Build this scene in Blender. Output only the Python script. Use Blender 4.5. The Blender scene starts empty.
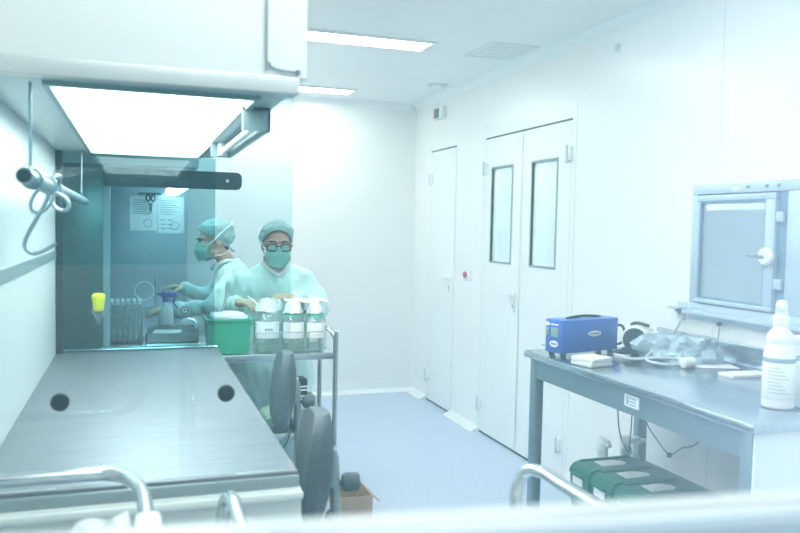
import bpy, bmesh, math, random
from mathutils import Vector, Matrix, noise
random.seed(7)
SC = bpy.context.scene
COL = SC.collection
PI = math.pi
V = Vector

# ------------------------------------------------------------------ materials
def nodes_of(name):
    m = bpy.data.materials.new(name); m.use_nodes = True
    nt = m.node_tree; nt.nodes.clear()
    out = nt.nodes.new('ShaderNodeOutputMaterial')
    return m, nt, out

def mat(name, col, rough=.5, metal=0., var=.06, scale=6., bump=0., bscale=40., stretch=(1, 1, 1), spec=.5, trans=0., alpha=1., sheen=0.):
    m, nt, out = nodes_of(name)
    N, L = nt.nodes.new, nt.links.new
    b = N('ShaderNodeBsdfPrincipled'); L(b.outputs[0], out.inputs[0])
    b.inputs['Roughness'].default_value = rough
    b.inputs['Metallic'].default_value = metal
    b.inputs['Specular IOR Level'].default_value = spec
    b.inputs['Transmission Weight'].default_value = trans
    b.inputs['Alpha'].default_value = alpha
    if sheen: b.inputs['Sheen Weight'].default_value = sheen
    tc = N('ShaderNodeTexCoord'); mp = N('ShaderNodeMapping'); mp.inputs['Scale'].default_value = stretch
    L(tc.outputs['Object'], mp.inputs[0])
    nz = N('ShaderNodeTexNoise'); nz.inputs['Scale'].default_value = scale; nz.inputs['Detail'].default_value = 4
    L(mp.outputs[0], nz.inputs['Vector'])
    rp = N('ShaderNodeValToRGB')
    rp.color_ramp.elements[0].position = .3; rp.color_ramp.elements[1].position = .7
    rp.color_ramp.elements[0].color = (*[c * (1 - var) for c in col], 1)
    rp.color_ramp.elements[1].color = (*[min(1, c * (1 + var)) for c in col], 1)
    L(nz.outputs['Fac'], rp.inputs[0]); L(rp.outputs[0], b.inputs['Base Color'])
    if bump:
        n2 = N('ShaderNodeTexNoise'); n2.inputs['Scale'].default_value = bscale; n2.inputs['Detail'].default_value = 3
        L(mp.outputs[0], n2.inputs['Vector'])
        bp = N('ShaderNodeBump'); bp.inputs['Strength'].default_value = bump; bp.inputs['Distance'].default_value = .01
        L(n2.outputs['Fac'], bp.inputs['Height']); L(bp.outputs[0], b.inputs['Normal'])
    return m

def emis(name, col, strength):
    m, nt, out = nodes_of(name)
    e = nt.nodes.new('ShaderNodeEmission'); e.inputs[0].default_value = (*col, 1); e.inputs[1].default_value = strength
    nt.links.new(e.outputs[0], out.inputs[0]); return m

def glass(name, tint, refl=.06, rough=.0, rcol=(1, 1, 1), film=0., fcol=(1, 1, 1), fres=.5):
    """thin sheet glass: tinted see-through + fresnel mirror (+ a pale diffuse film)"""
    m, nt, out = nodes_of(name); N, L = nt.nodes.new, nt.links.new
    t = N('ShaderNodeBsdfTransparent'); t.inputs[0].default_value = (*tint, 1)
    g = N('ShaderNodeBsdfGlossy'); g.inputs['Roughness'].default_value = rough; g.inputs[0].default_value = (*rcol, 1)
    lw = N('ShaderNodeLayerWeight'); lw.inputs[0].default_value = .25
    ma = N('ShaderNodeMath'); ma.operation = 'MULTIPLY_ADD'; ma.inputs[1].default_value = fres; ma.inputs[2].default_value = refl
    L(lw.outputs['Fresnel'], ma.inputs[0])
    ma.use_clamp = True
    mx = N('ShaderNodeMixShader'); L(ma.outputs[0], mx.inputs[0]); L(t.outputs[0], mx.inputs[1]); L(g.outputs[0], mx.inputs[2])
    last = mx
    if film:
        d = N('ShaderNodeBsdfDiffuse'); d.inputs[0].default_value = (*fcol, 1)
        tl = N('ShaderNodeBsdfTranslucent'); tl.inputs[0].default_value = (*fcol, 1)
        ad = N('ShaderNodeMixShader'); ad.inputs[0].default_value = .5
        L(d.outputs[0], ad.inputs[1]); L(tl.outputs[0], ad.inputs[2])
        m2 = N('ShaderNodeMixShader'); m2.inputs[0].default_value = film
        L(mx.outputs[0], m2.inputs[1]); L(ad.outputs[0], m2.inputs[2]); last = m2
    L(last.outputs[0], out.inputs[0]); return m

M = dict(
    wall=mat('cleanroom_wall_panel', (.885, .90, .893), .28, var=.012, scale=1.2),
    ceil=mat('ceiling_panel', (.86, .90, .90), .35, var=.02, scale=1.5),
    door=mat('white_door_panel', (.87, .90, .90), .25, var=.012, scale=2),
    white=mat('white_enamel', (.86, .90, .90), .28, var=.015, scale=3),
    base=mat('white_cabinet_enamel', (.80, .87, .86), .5, var=.015, scale=3),
    plast=mat('white_plastic', (.86, .90, .92), .35, var=.02),
    floor=mat('blue_vinyl_floor', (.50, .595, .75), .26, var=.05, scale=60),
    gap=mat('dark_gap_shade', (.05, .09, .10), .7),
    hatchp=mat('pale_blue_print', (.30, .40, .58), .6),
    gprint=mat('grey_print', (.34, .42, .48), .7),
    seam=mat('panel_seam', (.62, .70, .71), .5),
    steel=mat('brushed_steel', (.50, .58, .62), .27, .92, var=.12, scale=5, bump=.05, bscale=30, stretch=(1, 22, 1)),
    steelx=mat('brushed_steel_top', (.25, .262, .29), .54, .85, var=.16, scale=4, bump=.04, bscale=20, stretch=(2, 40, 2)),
    steelt=mat('table_steel', (.46, .56, .64), .20, .92, var=.10, scale=4, bump=.04, bscale=20, stretch=(30, 2, 2)),
    dsteel=mat('table_frame_steel', (.26, .38, .45), .38, .7, var=.1, scale=4),
    chrome=mat('polished_tube_steel', (.62, .68, .70), .16, .95, var=.03),
    rodm=mat('satin_rod_steel', (.30, .39, .43), .32, .6, var=.04),
    gsteel=mat('grey_painted_steel', (.30, .38, .40), .42, .3, var=.05, scale=4),
    plen=mat('plenum_grey_panel', (.62, .67, .68), .4, .3, var=.04, scale=4),
    bar=mat('dark_blue_grey_rail', (.025, .05, .06), .35, .3, var=.08),
    col=mat('dark_steel_column', (.24, .31, .29), .35, .6, var=.08, stretch=(6, 1, 1)),
    endp=mat('blue_steel_end_panel', (.40, .50, .58), .35, .5, var=.05),
    black=mat('black_plastic', (.025, .04, .05), .45, var=.15),
    rub=mat('dark_rubber', (.02, .03, .04), .6, var=.15),
    pu=mat('grey_polyurethane', (.085, .115, .135), .6, var=.12, scale=14, bump=.06, bscale=60),
    blue=mat('blue_enamel', (.07, .18, .60), .32, var=.03),
    bluecap=mat('blue_cap_plastic', (.03, .07, .45), .35, var=.05),
    green=mat('green_plastic', (.01, .36, .22), .35, var=.06),
    dgreen=mat('dark_green_plastic', (.006, .15, .11), .42, var=.08),
    gbag=mat('pale_green_plastic_film', (.42, .62, .46), .35, var=.12, scale=12, bump=.3, bscale=25, spec=.6),
    yellow=mat('yellow_plastic', (.78, .80, .03), .35, var=.05),
    paper=mat('white_paper', (.86, .89, .92), .7, var=.02),
    label=mat('label_paper', (.84, .89, .90), .6, var=.02),
    ink=mat('grey_ink', (.16, .24, .30), .7),
    bluink=mat('blue_label_band', (.22, .36, .42), .6),
    card=mat('brown_cardboard', (.42, .32, .25), .75, var=.08, scale=10),
    skin=mat('skin', (.58, .36, .27), .5, var=.06, scale=20),
    lips=mat('lips', (.45, .2, .17), .5),
    hair=mat('dark_hair', (.05, .035, .03), .6, var=.2, stretch=(1, 1, .2), scale=40),
    latex=mat('cream_latex', (.52, .43, .28), .45, var=.08, scale=20),
    gown=mat('aqua_gown_cloth', (.60, .88, .86), .75, var=.05, scale=9, bump=.4, bscale=14, sheen=.2),
    capc=mat('teal_cap_cloth', (.31, .47, .47), .8, var=.14, scale=22, bump=.4, bscale=55, sheen=.2),
    mask=mat('turquoise_mask_cloth', (.46, .85, .78), .75, var=.06, scale=20, bump=.1),
    cloth=mat('white_cloth', (.78, .83, .84), .75, var=.03, bump=.15, bscale=20),
    trous=mat('pale_trouser_cloth', (.42, .62, .66), .8, var=.05),
    eyew=mat('eye_white', (.8, .8, .8), .3), iris=mat('dark_iris', (.03, .02, .02), .3),
    frame=mat('black_spectacle_frame', (.02, .025, .03), .3),
    red=mat('red_button', (.6, .10, .12), .4), grn=mat('green_indicator', (.05, .22, .18), .4),
    lcd=mat('grey_green_display', (.30, .46, .40), .3, var=.15, scale=25),
    tglass=glass('test_tube_glass', (.97, .99, .985), .05, .03, fres=.4, film=.26, fcol=(.84, .94, .93)),
    liquid=glass('pale_green_liquid', (.90, .98, .94), .03, .05, film=.10, fcol=(.70, .90, .82), fres=.2),
    gcap=mat('green_teal_cap', (.08, .42, .34), .4, var=.15),
    film=mat('crumpled_white_film', (.80, .90, .90), .3, var=.05, bump=.5, bscale=45),
    smoke=mat('clear_plastic_film', (.40, .54, .62), .22, var=.25, scale=14, bump=.6, bscale=22, alpha=.84, spec=.8),
    tubing=mat('milky_tubing', (.60, .70, .75), .3, alpha=.8),
    clear=glass('clear_glassware', (.97, .99, .985), .03, .03, fres=.3, film=.07, fcol=(.85, .95, .94)),
    pane=glass('window_pane_glass', (.97, 1.0, 1.0), .115, .0),
    npane=glass('near_hood_glass', (.86, .95, .96), .02, .0),
    fpane=glass('tinted_hood_glass', (.64, .79, .82), .02, .0, fres=.1),
    dpane=glass('door_glass', (.90, .93, .90), .06, .0, film=.25, fcol=(.78, .86, .86)),
    hpane=glass('hatch_glass', (.86, .94, .98), .03, .0, film=.45, fcol=(.80, .90, .95), fres=.2),  # pale film brightens the glass in place of a lit chamber
    lens=glass('spectacle_lens', (.97, .98, .98), .02, .0, fres=.2),
    lamp=emis('ceiling_lamp_diffuser', (1., .98, .94), 19.),
    hlamp=emis('hood_lamp_diffuser', (1., .985, .945), 11.),
    tube=emis('fluorescent_tube', (.95, 1., .99), 14.),
)

# ------------------------------------------------------------------ mesh builder
class MB:
    def __init__(s): s.bm = bmesh.new(); s.mi = 0
    def _tag(s, vs):
        if s.mi:
            for f in {f for v in vs for f in v.link_faces}: f.material_index = s.mi
    def box(s, lo, hi, bev=0., rot=None, piv=None, seg=2):
        r = bmesh.ops.create_cube(s.bm, size=1.); vs = r['verts']
        c = [(a + b) / 2 for a, b in zip(lo, hi)]; d = [abs(b - a) for a, b in zip(lo, hi)]
        for v in vs: v.co = V((c[0] + v.co.x * d[0], c[1] + v.co.y * d[1], c[2] + v.co.z * d[2]))
        if bev:
            es = list({e for v in vs for e in v.link_edges})
            r2 = bmesh.ops.bevel(s.bm, geom=es, offset=bev, segments=seg, affect='EDGES', profile=.5)
            vs = list({v for f in r2['faces'] for v in f.verts} | {v for v in vs if v.is_valid})
        if rot is not None:
            p = V(piv) if piv else V(c)
            for v in vs: v.co = rot @ (v.co - p) + p
        s._tag(vs); return s
    def tube(s, pts, r, n=10, closed=False, rs=None):
        pts = [V(p) for p in pts]; k = len(pts); rings = []
        up = None
        for i, p in enumerate(pts):
            if closed: t = pts[(i + 1) % k] - pts[i - 1]
            else: t = pts[min(i + 1, k - 1)] - pts[max(i - 1, 0)]
            t.normalize()
            if up is None:
                up = V((0, 0, 1)) if abs(t.z) < .9 else V((1, 0, 0))
            a = up - t * up.dot(t)
            if a.length < 1e-4: a = t.orthogonal()
            a.normalize(); up = a; b = t.cross(a)
            rr = rs[i] if rs else r
            rings.append([s.bm.verts.new(p + (a * math.cos(2 * PI * j / n) + b * math.sin(2 * PI * j / n)) * rr) for j in range(n)])
        m = k if closed else k - 1
        for i in range(m):
            A, B = rings[i], rings[(i + 1) % k]
            for j in range(n): s.bm.faces.new((A[j], A[(j + 1) % n], B[(j + 1) % n], B[j]))
        if not closed:
            s.bm.faces.new(rings[0][::-1]); s.bm.faces.new(rings[-1])
        s._tag([v for r_ in rings for v in r_]); return s
    def lathe(s, prof, c=(0, 0, 0), n=24, ax='z', sq=1.):
        rings = []
        def put(r, h, a):
            x, y = r * math.cos(a), r * math.sin(a) * sq
            q = {'z': (x, y, h), 'x': (h, x, y), 'y': (y, h, x)}[ax]
            return s.bm.verts.new(V(c) + V(q))
        for r, h in prof:
            rings.append([put(max(r, 1e-4), h, 2 * PI * j / n) for j in range(n)])
        for A, B in zip(rings, rings[1:]):
            for j in range(n): s.bm.faces.new((A[j], A[(j + 1) % n], B[(j + 1) % n], B[j]))
        s.bm.faces.new(rings[0][::-1]); s.bm.faces.new(rings[-1])
        s._tag([v for r_ in rings for v in r_]); return s
    def ell(s, c, r, mtx=None, u=18, v=12):
        q = bmesh.ops.create_uvsphere(s.bm, u_segments=u, v_segments=v, radius=1.)
        for w in q['verts']:
            p = V((w.co.x * r[0], w.co.y * r[1], w.co.z * r[2]))
            if mtx is not None: p = mtx @ p
            w.co = p + V(c)
        s._tag(q['verts']); return q['verts']
    def caps(s, p0, p1, r0, r1, n=14):
        p0, p1 = V(p0), V(p1); t = (p1 - p0).normalized()
        pts, rs = [], []
        for a in (-.98, -.8, -.5, -.2): pts.append(p0 + t * r0 * a); rs.append(r0 * math.sqrt(1 - a * a))
        pts.append(p0); rs.append(r0); pts.append(p1); rs.append(r1)
        for a in (.2, .5, .8, .98): pts.append(p1 + t * r1 * a); rs.append(r1 * math.sqrt(1 - a * a))
        return s.tube(pts, 0, n, rs=rs)
    def loft(s, rows, n=28):
        """rows: (centre, rx, ry) horizontal ellipses"""
        rings = [[s.bm.verts.new(V(c) + V((rx * math.cos(2 * PI * j / n), ry * math.sin(2 * PI * j / n), 0))) for j in range(n)] for c, rx, ry in rows]
        for A, B in zip(rings, rings[1:]):
            for j in range(n): s.bm.faces.new((A[j], A[(j + 1) % n], B[(j + 1) % n], B[j]))
        s.bm.faces.new(rings[0][::-1]); s.bm.faces.new(rings[-1]); return s
    def prism(s, poly, a, b, ax='y'):
        """polygon extruded along an axis; poly = 2-D points in the other two axes"""
        def q(p, h): return {'y': (p[0], h, p[1]), 'x': (h, p[0], p[1]), 'z': (p[0], p[1], h)}[ax]
        A = [s.bm.verts.new(q(p, a)) for p in poly]; B = [s.bm.verts.new(q(p, b)) for p in poly]; n = len(poly)
        s.bm.faces.new(A); s.bm.faces.new(B[::-1])
        for j in range(n): s.bm.faces.new((A[j], B[j], B[(j + 1) % n], A[(j + 1) % n]))
        s._tag(A + B); return s
    def xf(s, mtx):
        for v in s.bm.verts: v.co = mtx @ v.co
        return s
    def wob(s, amp, sc, seed=0.):
        s.bm.normal_update()
        ds = [(v, v.normal * amp * noise.noise(v.co * sc + V((seed, seed * 2, seed * 3)))) for v in s.bm.verts]
        for v, d in ds: v.co += d
        return s
    def folds(s, amp):
        s.bm.normal_update()
        ds = [(v, v.normal * amp * (noise.noise(V((v.co.x * 22 + v.co.z * 6, v.co.y * 22 - v.co.z * 4, v.co.z * 6))) + .5 * noise.noise(V((v.co.x * 46, v.co.y * 46, v.co.z * 15))))) for v in s.bm.verts]
        for v, d in ds: v.co += d
        return s
    def build(s, name, m, parent=None, world=True, smooth=True):
        bmesh.ops.recalc_face_normals(s.bm, faces=s.bm.faces[:])
        if world and parent is not None:
            o = origin_of(parent)
            for v in s.bm.verts: v.co -= o
        me = bpy.data.meshes.new(name); s.bm.to_mesh(me); s.bm.free()
        for x in (m if isinstance(m, (list, tuple)) else [m]): me.materials.append(x)
        if smooth: shade(me)
        o = bpy.data.objects.new(name, me); COL.objects.link(o)
        if parent is not None: o.parent = parent
        return o

def shade(me, ang=.6):
    for p in me.polygons: p.use_smooth = True
    bm = bmesh.new(); bm.from_mesh(me)
    for e in bm.edges:
        if len(e.link_faces) == 2 and e.calc_face_angle(0.) > ang: e.smooth = False
    bm.to_mesh(me); bm.free()

def origin_of(o):
    p = V((0, 0, 0))
    while o is not None: p += o.location; o = o.parent
    return p

def tag(o, label, cat, group=None, kind=None):
    if label: o['label'] = label
    if cat: o['category'] = cat
    if group: o['group'] = group
    if kind: o['kind'] = kind
    return o

def thing(name, label, cat, loc=(0, 0, 0), rz=0., group=None):
    o = bpy.data.objects.new(name, None); o.empty_display_size = .05; COL.objects.link(o)
    o.location = loc; o.rotation_euler = (0, 0, rz)
    return tag(o, label, cat, group)

def dup(root, loc, rz, label, group=None):
    r = root.copy(); COL.objects.link(r); r.location = loc; r.rotation_euler = (0, 0, rz); r['label'] = label
    if group: r['group'] = group
    for ch in list(root.children):
        c = ch.copy(); COL.objects.link(c); c.parent = r
        for g in ch.children:
            d = g.copy(); COL.objects.link(d); d.parent = c
    return r

def struct(o, label=None, cat=None):
    o['kind'] = 'structure'
    return tag(o, label, cat)

def B(name, m, parent, lo, hi, bev=0., **k): return MB().box(lo, hi, bev).build(name, m, parent, **k)

def arc(c, r, a0, a1, n, plane='xz'):
    out = []
    for i in range(n + 1):
        a = a0 + (a1 - a0) * i / n; u, w = r * math.cos(a), r * math.sin(a)
        out.append(V(c) + V({'xz': (u, 0, w), 'yz': (0, u, w), 'xy': (u, w, 0)}[plane]))
    return out

def bez(p, n=16):
    """smooth curve (Catmull-Rom) through points"""
    p = [V(q) for q in p]; q = [p[0] * 2 - p[1]] + p + [p[-1] * 2 - p[-2]]; out = []
    for i in range(1, len(q) - 2):
        for k in range(n):
            t = k / n
            out.append(.5 * ((2 * q[i]) + (q[i + 1] - q[i - 1]) * t + (2 * q[i - 1] - 5 * q[i] + 4 * q[i + 1] - q[i + 2]) * t * t + (3 * q[i] - q[i - 1] - 3 * q[i + 1] + q[i + 2]) * t ** 3))
    out.append(p[-1]); return out

def remesh(mb, vox, smooth=4, amp=0., sc=8., seed=0., zcut=None):
    bmesh.ops.recalc_face_normals(mb.bm, faces=mb.bm.faces[:])
    me = bpy.data.meshes.new('t'); mb.bm.to_mesh(me); mb.bm.free()
    o = bpy.data.objects.new('t', me); COL.objects.link(o)
    md = o.modifiers.new('r', 'REMESH'); md.mode = 'VOXEL'; md.voxel_size = vox
    if smooth:
        m2 = o.modifiers.new('s', 'SMOOTH'); m2.factor = .5; m2.iterations = smooth
    dg = bpy.context.evaluated_depsgraph_get(); dg.update()
    n = bpy.data.meshes.new_from_object(o.evaluated_get(dg))
    bpy.data.objects.remove(o); bpy.data.meshes.remove(me)
    r = MB(); r.bm.from_mesh(n); bpy.data.meshes.remove(n)
    if amp: r.wob(amp, sc, seed)
    return r

# ================================================================== SETTING
XR, YB, ZC, XL = 2.36, 6.53, 2.545, -.78
struct(B('floor', M['floor'], None, (-2., -1.6, -.08), (XR + 1.6, YB + .12, 0)), 'pale blue vinyl floor', 'floor')
struct(B('ceiling', M['ceil'], None, (XL - .12, .05, ZC), (XR + .12, YB + .12, ZC + .08)), 'white flush panel ceiling', 'ceiling')
struct(B('wall_back', M['wall'], None, (XL - .12, YB, 0), (XR + .12, YB + .1, ZC)), 'white panel wall at the far end', 'wall')
struct(B('wall_left', M['wall'], None, (XL - .1, .3, 0), (XL, YB, ZC)), 'white wall behind the flow hoods', 'wall')
# right wall with an opening for the double door and one for the transfer hatch
w = MB()
X2 = XR + .1
HY0, HY1, HZ0, HZ1 = 2.03, 2.83, 1.16, 1.63
DY0, DYM, DY1, DZ = 3.908, 4.50, 5.058, 2.10
w.box((XR, .1, 0), (X2, HY0, ZC)); w.box((XR, HY0, 0), (X2, HY1, HZ0)); w.box((XR, HY0, HZ1), (X2, HY1, ZC))
w.box((XR, HY1, 0), (X2, DY0, ZC)); w.box((XR, DY0, DZ), (X2, DY1, ZC)); w.box((XR, DY1, 0), (X2, YB, ZC))
struct(w.build('wall_right', M['wall'], None), 'white panel wall with doors and hatch', 'wall')
struct(B('wall_corridor', M['wall'], None, (3.7, 1., 0), (3.8, YB, 2.6)), 'pale corridor wall beyond the door windows', 'wall')
# front wall, slightly turned, with the window the photo looks through
ang = math.atan2(-.044, .366); RW = Matrix.Translation((0, .405, 0)) @ Matrix.Rotation(ang, 4, 'Z')
WX0, WX1, WZ0, WZ1 = -.55, 1.25, 1.27, 2.2
w = MB()
w.box((-1.6, -.04, 0), (WX0, .04, 2.6)); w.box((WX1, -.04, 0), (2.6, .04, 2.6)); w.box((WX0, -.04, 0), (WX1, .04, WZ0)); w.box((WX0, -.04, WZ1), (WX1, .04, 2.6))
struct(w.xf(RW).build('wall_front', M['wall'], None), 'white wall around the viewing window', 'wall')
w = MB()
w.box((WX0, -.015, WZ0), (WX1, .02, WZ0 + .030), .004); w.box((WX0, -.015, WZ1 - .03), (WX1, .02, WZ1), .004)
w.box((WX0, -.015, WZ0), (WX0 + .03, .02, WZ1), .004); w.box((WX1 - .03, -.015, WZ0), (WX1, .02, WZ1), .004)
win = struct(w.xf(RW).build('window_1', M['white'], None), 'white framed viewing window in the foreground', 'window')
MB().box((WX0 + .03, .000, WZ0 + .030), (WX1 - .03, .004, WZ1 - .03)).xf(RW).build('pane', M['pane'], win, smooth=False)
MB().box((WX0, -.030, WZ0 - .02), (WX1, -.0155, WZ0 + .021), .002).xf(RW).build('shade_strip', M['endp'], win)  # blue-grey strip paints the shaded near face of the sill rail

# trims
struct(MB().prism([(XR, ZC), (XR - .05, ZC), (XR - .028, ZC - .012), (XR - .012, ZC - .028), (XR, ZC - .05)], .15, YB, 'y').build('trim_1', M['white'], None), 'white coving along right wall and ceiling', 'trim')
struct(MB().prism([(YB, ZC), (YB - .05, ZC), (YB - .012, ZC - .028), (YB, ZC - .05)], XL, XR - .05, 'x').build('trim_2', M['white'], None), 'white coving along back wall and ceiling', 'trim')
w = MB(); e = .003
w.box((XR - e, DY0 - .045, 0), (XR, DY0 - .003, DZ + .003)); w.box((XR - e, DY1 + .003, 0), (XR, DY1 + .045, DZ + .003)); w.box((XR - e, DY0 - .045, DZ + .003), (XR, DY1 + .045, 2.19))
struct(w.build('trim_3', M['door'], None), 'white casing around the double door', 'trim')
w = MB()
for y in (2.72, 1.45):
    zs = [(0, HZ0 - .1), (HZ1 + .1, ZC - .05)] if y in (2.72,) else [(0, ZC - .05)]
    for a, b in zs: w.box((XR - .001, y - .0015, a), (XR, y + .0015, b))
for x in (.2,): w.box((x - .0015, YB - .001, 0), (x + .0015, YB, ZC))
struct(w.build('trim_4', M['seam'], None), 'thin joints between the wall panels', 'trim')
bb = lambda a, b: MB().prism([(XR, 0), (XR - .07, 0), (XR - .055, .010), (XR - .02, .026), (XR - .006, .032), (XR, .032)], a, b, 'y')
struct(bb(DY1 + .01, 5.59).build('baseboard_right', M['white'], None), 'white coved skirting between the two doors', 'skirting')
struct(bb(6.145, YB - .07).build('baseboard_corner', M['white'], None), 'white coved skirting by the far corner', 'skirting')
struct(bb(.2, DY0 - .01).build('baseboard_table', M['white'], None), 'white coved skirting behind the steel table', 'skirting')
struct(MB().prism([(YB, 0), (YB - .06, 0), (YB - .02, .03), (YB - .012, .09), (YB, .09)], XL, XR, 'x').build('baseboard_back', M['white'], None), 'white coved skirting along the back wall', 'skirting')

# doors -------------------------------------------------------------
def lever(door, y, z, sgn):
    h = MB().box((XR - .016, y - .012, z - .115), (XR - .003, y + .012, z + .02), .004)
    h.tube([(XR - .005, y, z), (XR - .05, y, z)], .009, 12)
    h.tube(bez([(XR - .05, y, z), (XR - .053, y + sgn * .03, z), (XR - .05, y + sgn * .125, z + .003)], 6), .009, 12)
    h.build('handle', M['plast'], door)
    MB().box((XR - .0185, y - .004, z - .09), (XR - .0155, y + .004, z - .065)).build('keyhole', M['ink'], door)
def hinge(door, y, z):
    h = MB().box((XR - .022, y - .028, z - .04), (XR - .002, y + .028, z + .04), .006).build('hinge', M['plast'], door)
    MB().tube([(XR - .026, y, z - .05), (XR - .026, y, z + .05)], .008, 10).build('hinge_pin', M['seam'], h)
def leaf(name, ya, yb, label, win=None):
    m = MB(); x0, x1 = XR - .003, XR + .04
    a, b = ya + .003, yb - .003; z0, z1 = .012, DZ - .008
    if win:
        wa, wb, wz0, wz1 = win
        m.box((x0, a, z0), (x1, b, wz0)); m.box((x0, a, wz1), (x1, b, z1)); m.box((x0, a, wz0), (x1, wa, wz1)); m.box((x0, wb, wz0), (x1, b, wz1))
    else: m.box((x0, a, z0), (x1 - .04, b, z1))
    d = struct(m.build(name, M['door'], None, smooth=False), label, 'door')
    if win:
        f = MB(); t = .012
        f.box((x0 - .004, wa - t, wz0 - t), (x0 + .012, wb + t, wz0)); f.box((x0 - .004, wa - t, wz1), (x0 + .012, wb + t, wz1 + t))
        f.box((x0 - .004, wa - t, wz0), (x0 + .012, wa, wz1)); f.box((x0 - .004, wb, wz0), (x0 + .012, wb + t, wz1))
        f.build('window_frame', M['gsteel'], d)
        MB().box((x0 + .012, wa, wz0), (x0 + .018, wb, wz1)).build('window_pane', M['dpane'], d)
    g = MB().box((XR - .0035, ya, DZ - .008), (XR + .001, yb, DZ + .003)); g.box((XR - .0035, ya, 0), (XR + .001, yb, .014))  # dark strips painted for the shade in the gaps above and below the leaf
    g.build('shade_strip', M['gap'], d)
    g = MB().box((XR - .0032, yb - .003, .014), (XR + .001, yb + .003, DZ - .008)); g.box((XR - .0032, ya - .003, .014), (XR + .001, ya + .003, DZ - .008))  # paler strips painted for the fainter gaps at the leaf sides
    g.build('side_gap_strip', M['seam'], d)
    return d
d = leaf('door_1', 5.598, 6.138, 'plain white single door near far corner'); lever(d, 5.66, 1.07, 1); hinge(d, 6.115, 1.865); hinge(d, 6.115, .22)
B('plate', M['seam'], d, (XR - .005, 5.66, 2.035), (XR - .003, 5.70, 2.05))
d = leaf('door_2', DYM, DY1, 'far leaf of the white double door with lever handle', (4.642, 4.945, 1.24, 1.88)); lever(d, 4.565, 1.035, 1); hinge(d, 5.045, 1.885); hinge(d, 5.06, .205)
B('plate', M['seam'], d, (XR - .005, 4.56, 2.03), (XR - .003, 4.61, 2.045))
d = leaf('door_3', DY0, DYM, 'near leaf of the white double door with tall window', (4.065, 4.365, 1.24, 1.88)); hinge(d, 3.925, 1.9); hinge(d, 3.95, .21)

# lamps in the ceiling -------------------------------------------------
def clight(y, label):
    t = thing('ceiling_light', label, 'ceiling light', (1.04, y, ZC - .02), 0, 'ceiling lights')
    f = MB()
    f.box((.42, y - .125, ZC - .012), (1.66, y - .1, ZC)); f.box((.42, y + .1, ZC - .012), (1.66, y + .125, ZC)); f.box((.42, y - .1, ZC - .012), (.44, y + .1, ZC)); f.box((1.64, y - .1, ZC - .012), (1.66, y + .1, ZC))
    f.build('frame', M['white'], t); B('diffuser', M['lamp'], t, (.44, y - .1, ZC - .008), (1.64, y + .1, ZC - .001))
clight(4.40, 'nearer and larger-looking of the two lit rectangular ceiling lights')
clight(6.12, 'farther, smaller-looking lit ceiling light close to the rear wall')
t = thing('ceiling_vent', 'pale square air vent in ceiling above the double door', 'vent', (2.1, 4.34, ZC))
MB().box((1.95, 4.14, ZC - .008), (2.26, 4.54, ZC), .004).build('frame', M['ceil'], t)
s_ = MB()
for i in range(9): s_.box((1.965, 4.16 + i * .042, ZC - .013), (2.245, 4.18 + i * .042, ZC - .008), .002)
s_.build('slats', M['plast'], t)
t = thing('smoke_detector', 'small round white detector on ceiling near far corner', 'detector', (2.17, 5.55, ZC))
MB().lathe([(.055, 0), (.06, -.012), (.05, -.03), (.03, -.04)], (2.17, 5.55, ZC)).build('housing', M['plast'], t)
MB().lathe([(.085, .0), (.085, -.004)], (2.17, 5.55, ZC)).build('base_ring', M['seam'], t)
t = thing('wall_sensor', 'small round grey sensor high on the right wall', 'sensor', (XR, 3.49, 2.41))
MB().lathe([(.02, 0), (.02, -.01), (.012, -.016)], (XR, 3.49, 2.41), ax='x').build('cap', M['seam'], t)
MB().lathe([(.027, 0), (.027, -.004)], (XR, 3.49, 2.41), ax='x').build('collar', M['plast'], t)
t = thing('indicator_lamp', 'small box with red and dark green indicator above single door', 'indicator', (XR, 5.94, 2.39))
B('housing', M['plast'], t, (XR - .035, 5.84, 2.345), (XR, 6.02, 2.44), .004)
B('green_lens', M['grn'], t, (XR - .04, 5.91, 2.355), (XR - .034, 5.985, 2.43)); B('red_lens', M['red'], t, (XR - .04, 5.99, 2.355), (XR - .034, 6.012, 2.43))
t = thing('door_button', 'small wall switch with red button between the two doors', 'switch', (XR, 5.33, 1.11))
B('plate', M['plast'], t, (XR - .012, 5.27, 1.07), (XR, 5.37, 1.15), .004)
MB().lathe([(.024, 0), (.024, -.012), (.018, -.017)], (XR - .012, 5.345, 1.117), ax='x').build('red_button', M['red'], t)

# ================================================================== NEAR FLOW HOOD
HX0, HX1, HA, HB, HZ = -.314, .345, 1.73, 3.56, .90
t = hood = thing('laminar_flow_hood', 'large white flow hood with steel worktop and glowing ceiling in left foreground', 'flow hood', (0, 2.65, 0))
c = MB().box((HX0 - .06, HA - .005, 1.785), (.362, HB + .02, ZC - .005), .006)
c.build('casing', M['white'], t)
k = MB(); L0, L1, LA, LB = -.170, .255, 1.80, 3.47
k.box((HX0 - .03, HA - .012, 1.75), (HX1 - .0, HA + .06, 1.787), .004)
k.build('front_rail', M['plen'], t)
k = MB()
k.box((HX0 - .03, HA + .06, 1.75), (L0 - .012, HB, 1.78)); k.box((L1 + .012, HA + .06, 1.75), (HX1 - .02, HB, 1.78)); k.box((L0 - .012, HB - .07, 1.75), (L1 + .012, HB, 1.78))
k.build('plenum_panel', M['plen'], t)
k = MB()
k.box((L0 - .014, LA - .02, 1.74), (L0, LB + .02, 1.78)); k.box((L1, LA - .02, 1.74), (L1 + .014, LB + .02, 1.78)); k.box((L0, LB, 1.74), (L1, LB + .02, 1.78)); k.box((L0, LA - .02, 1.74), (L1, LA, 1.78))
k.build('lamp_frame', M['gsteel'], t)
B('lamp_diffuser', M['hlamp'], t, (L0, LA, 1.765), (L1, LB, 1.775))
bp = B('back_panel', M['white'], t, (HX0 - .04, HA, .88), (HX0, HB, 1.785))
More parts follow.
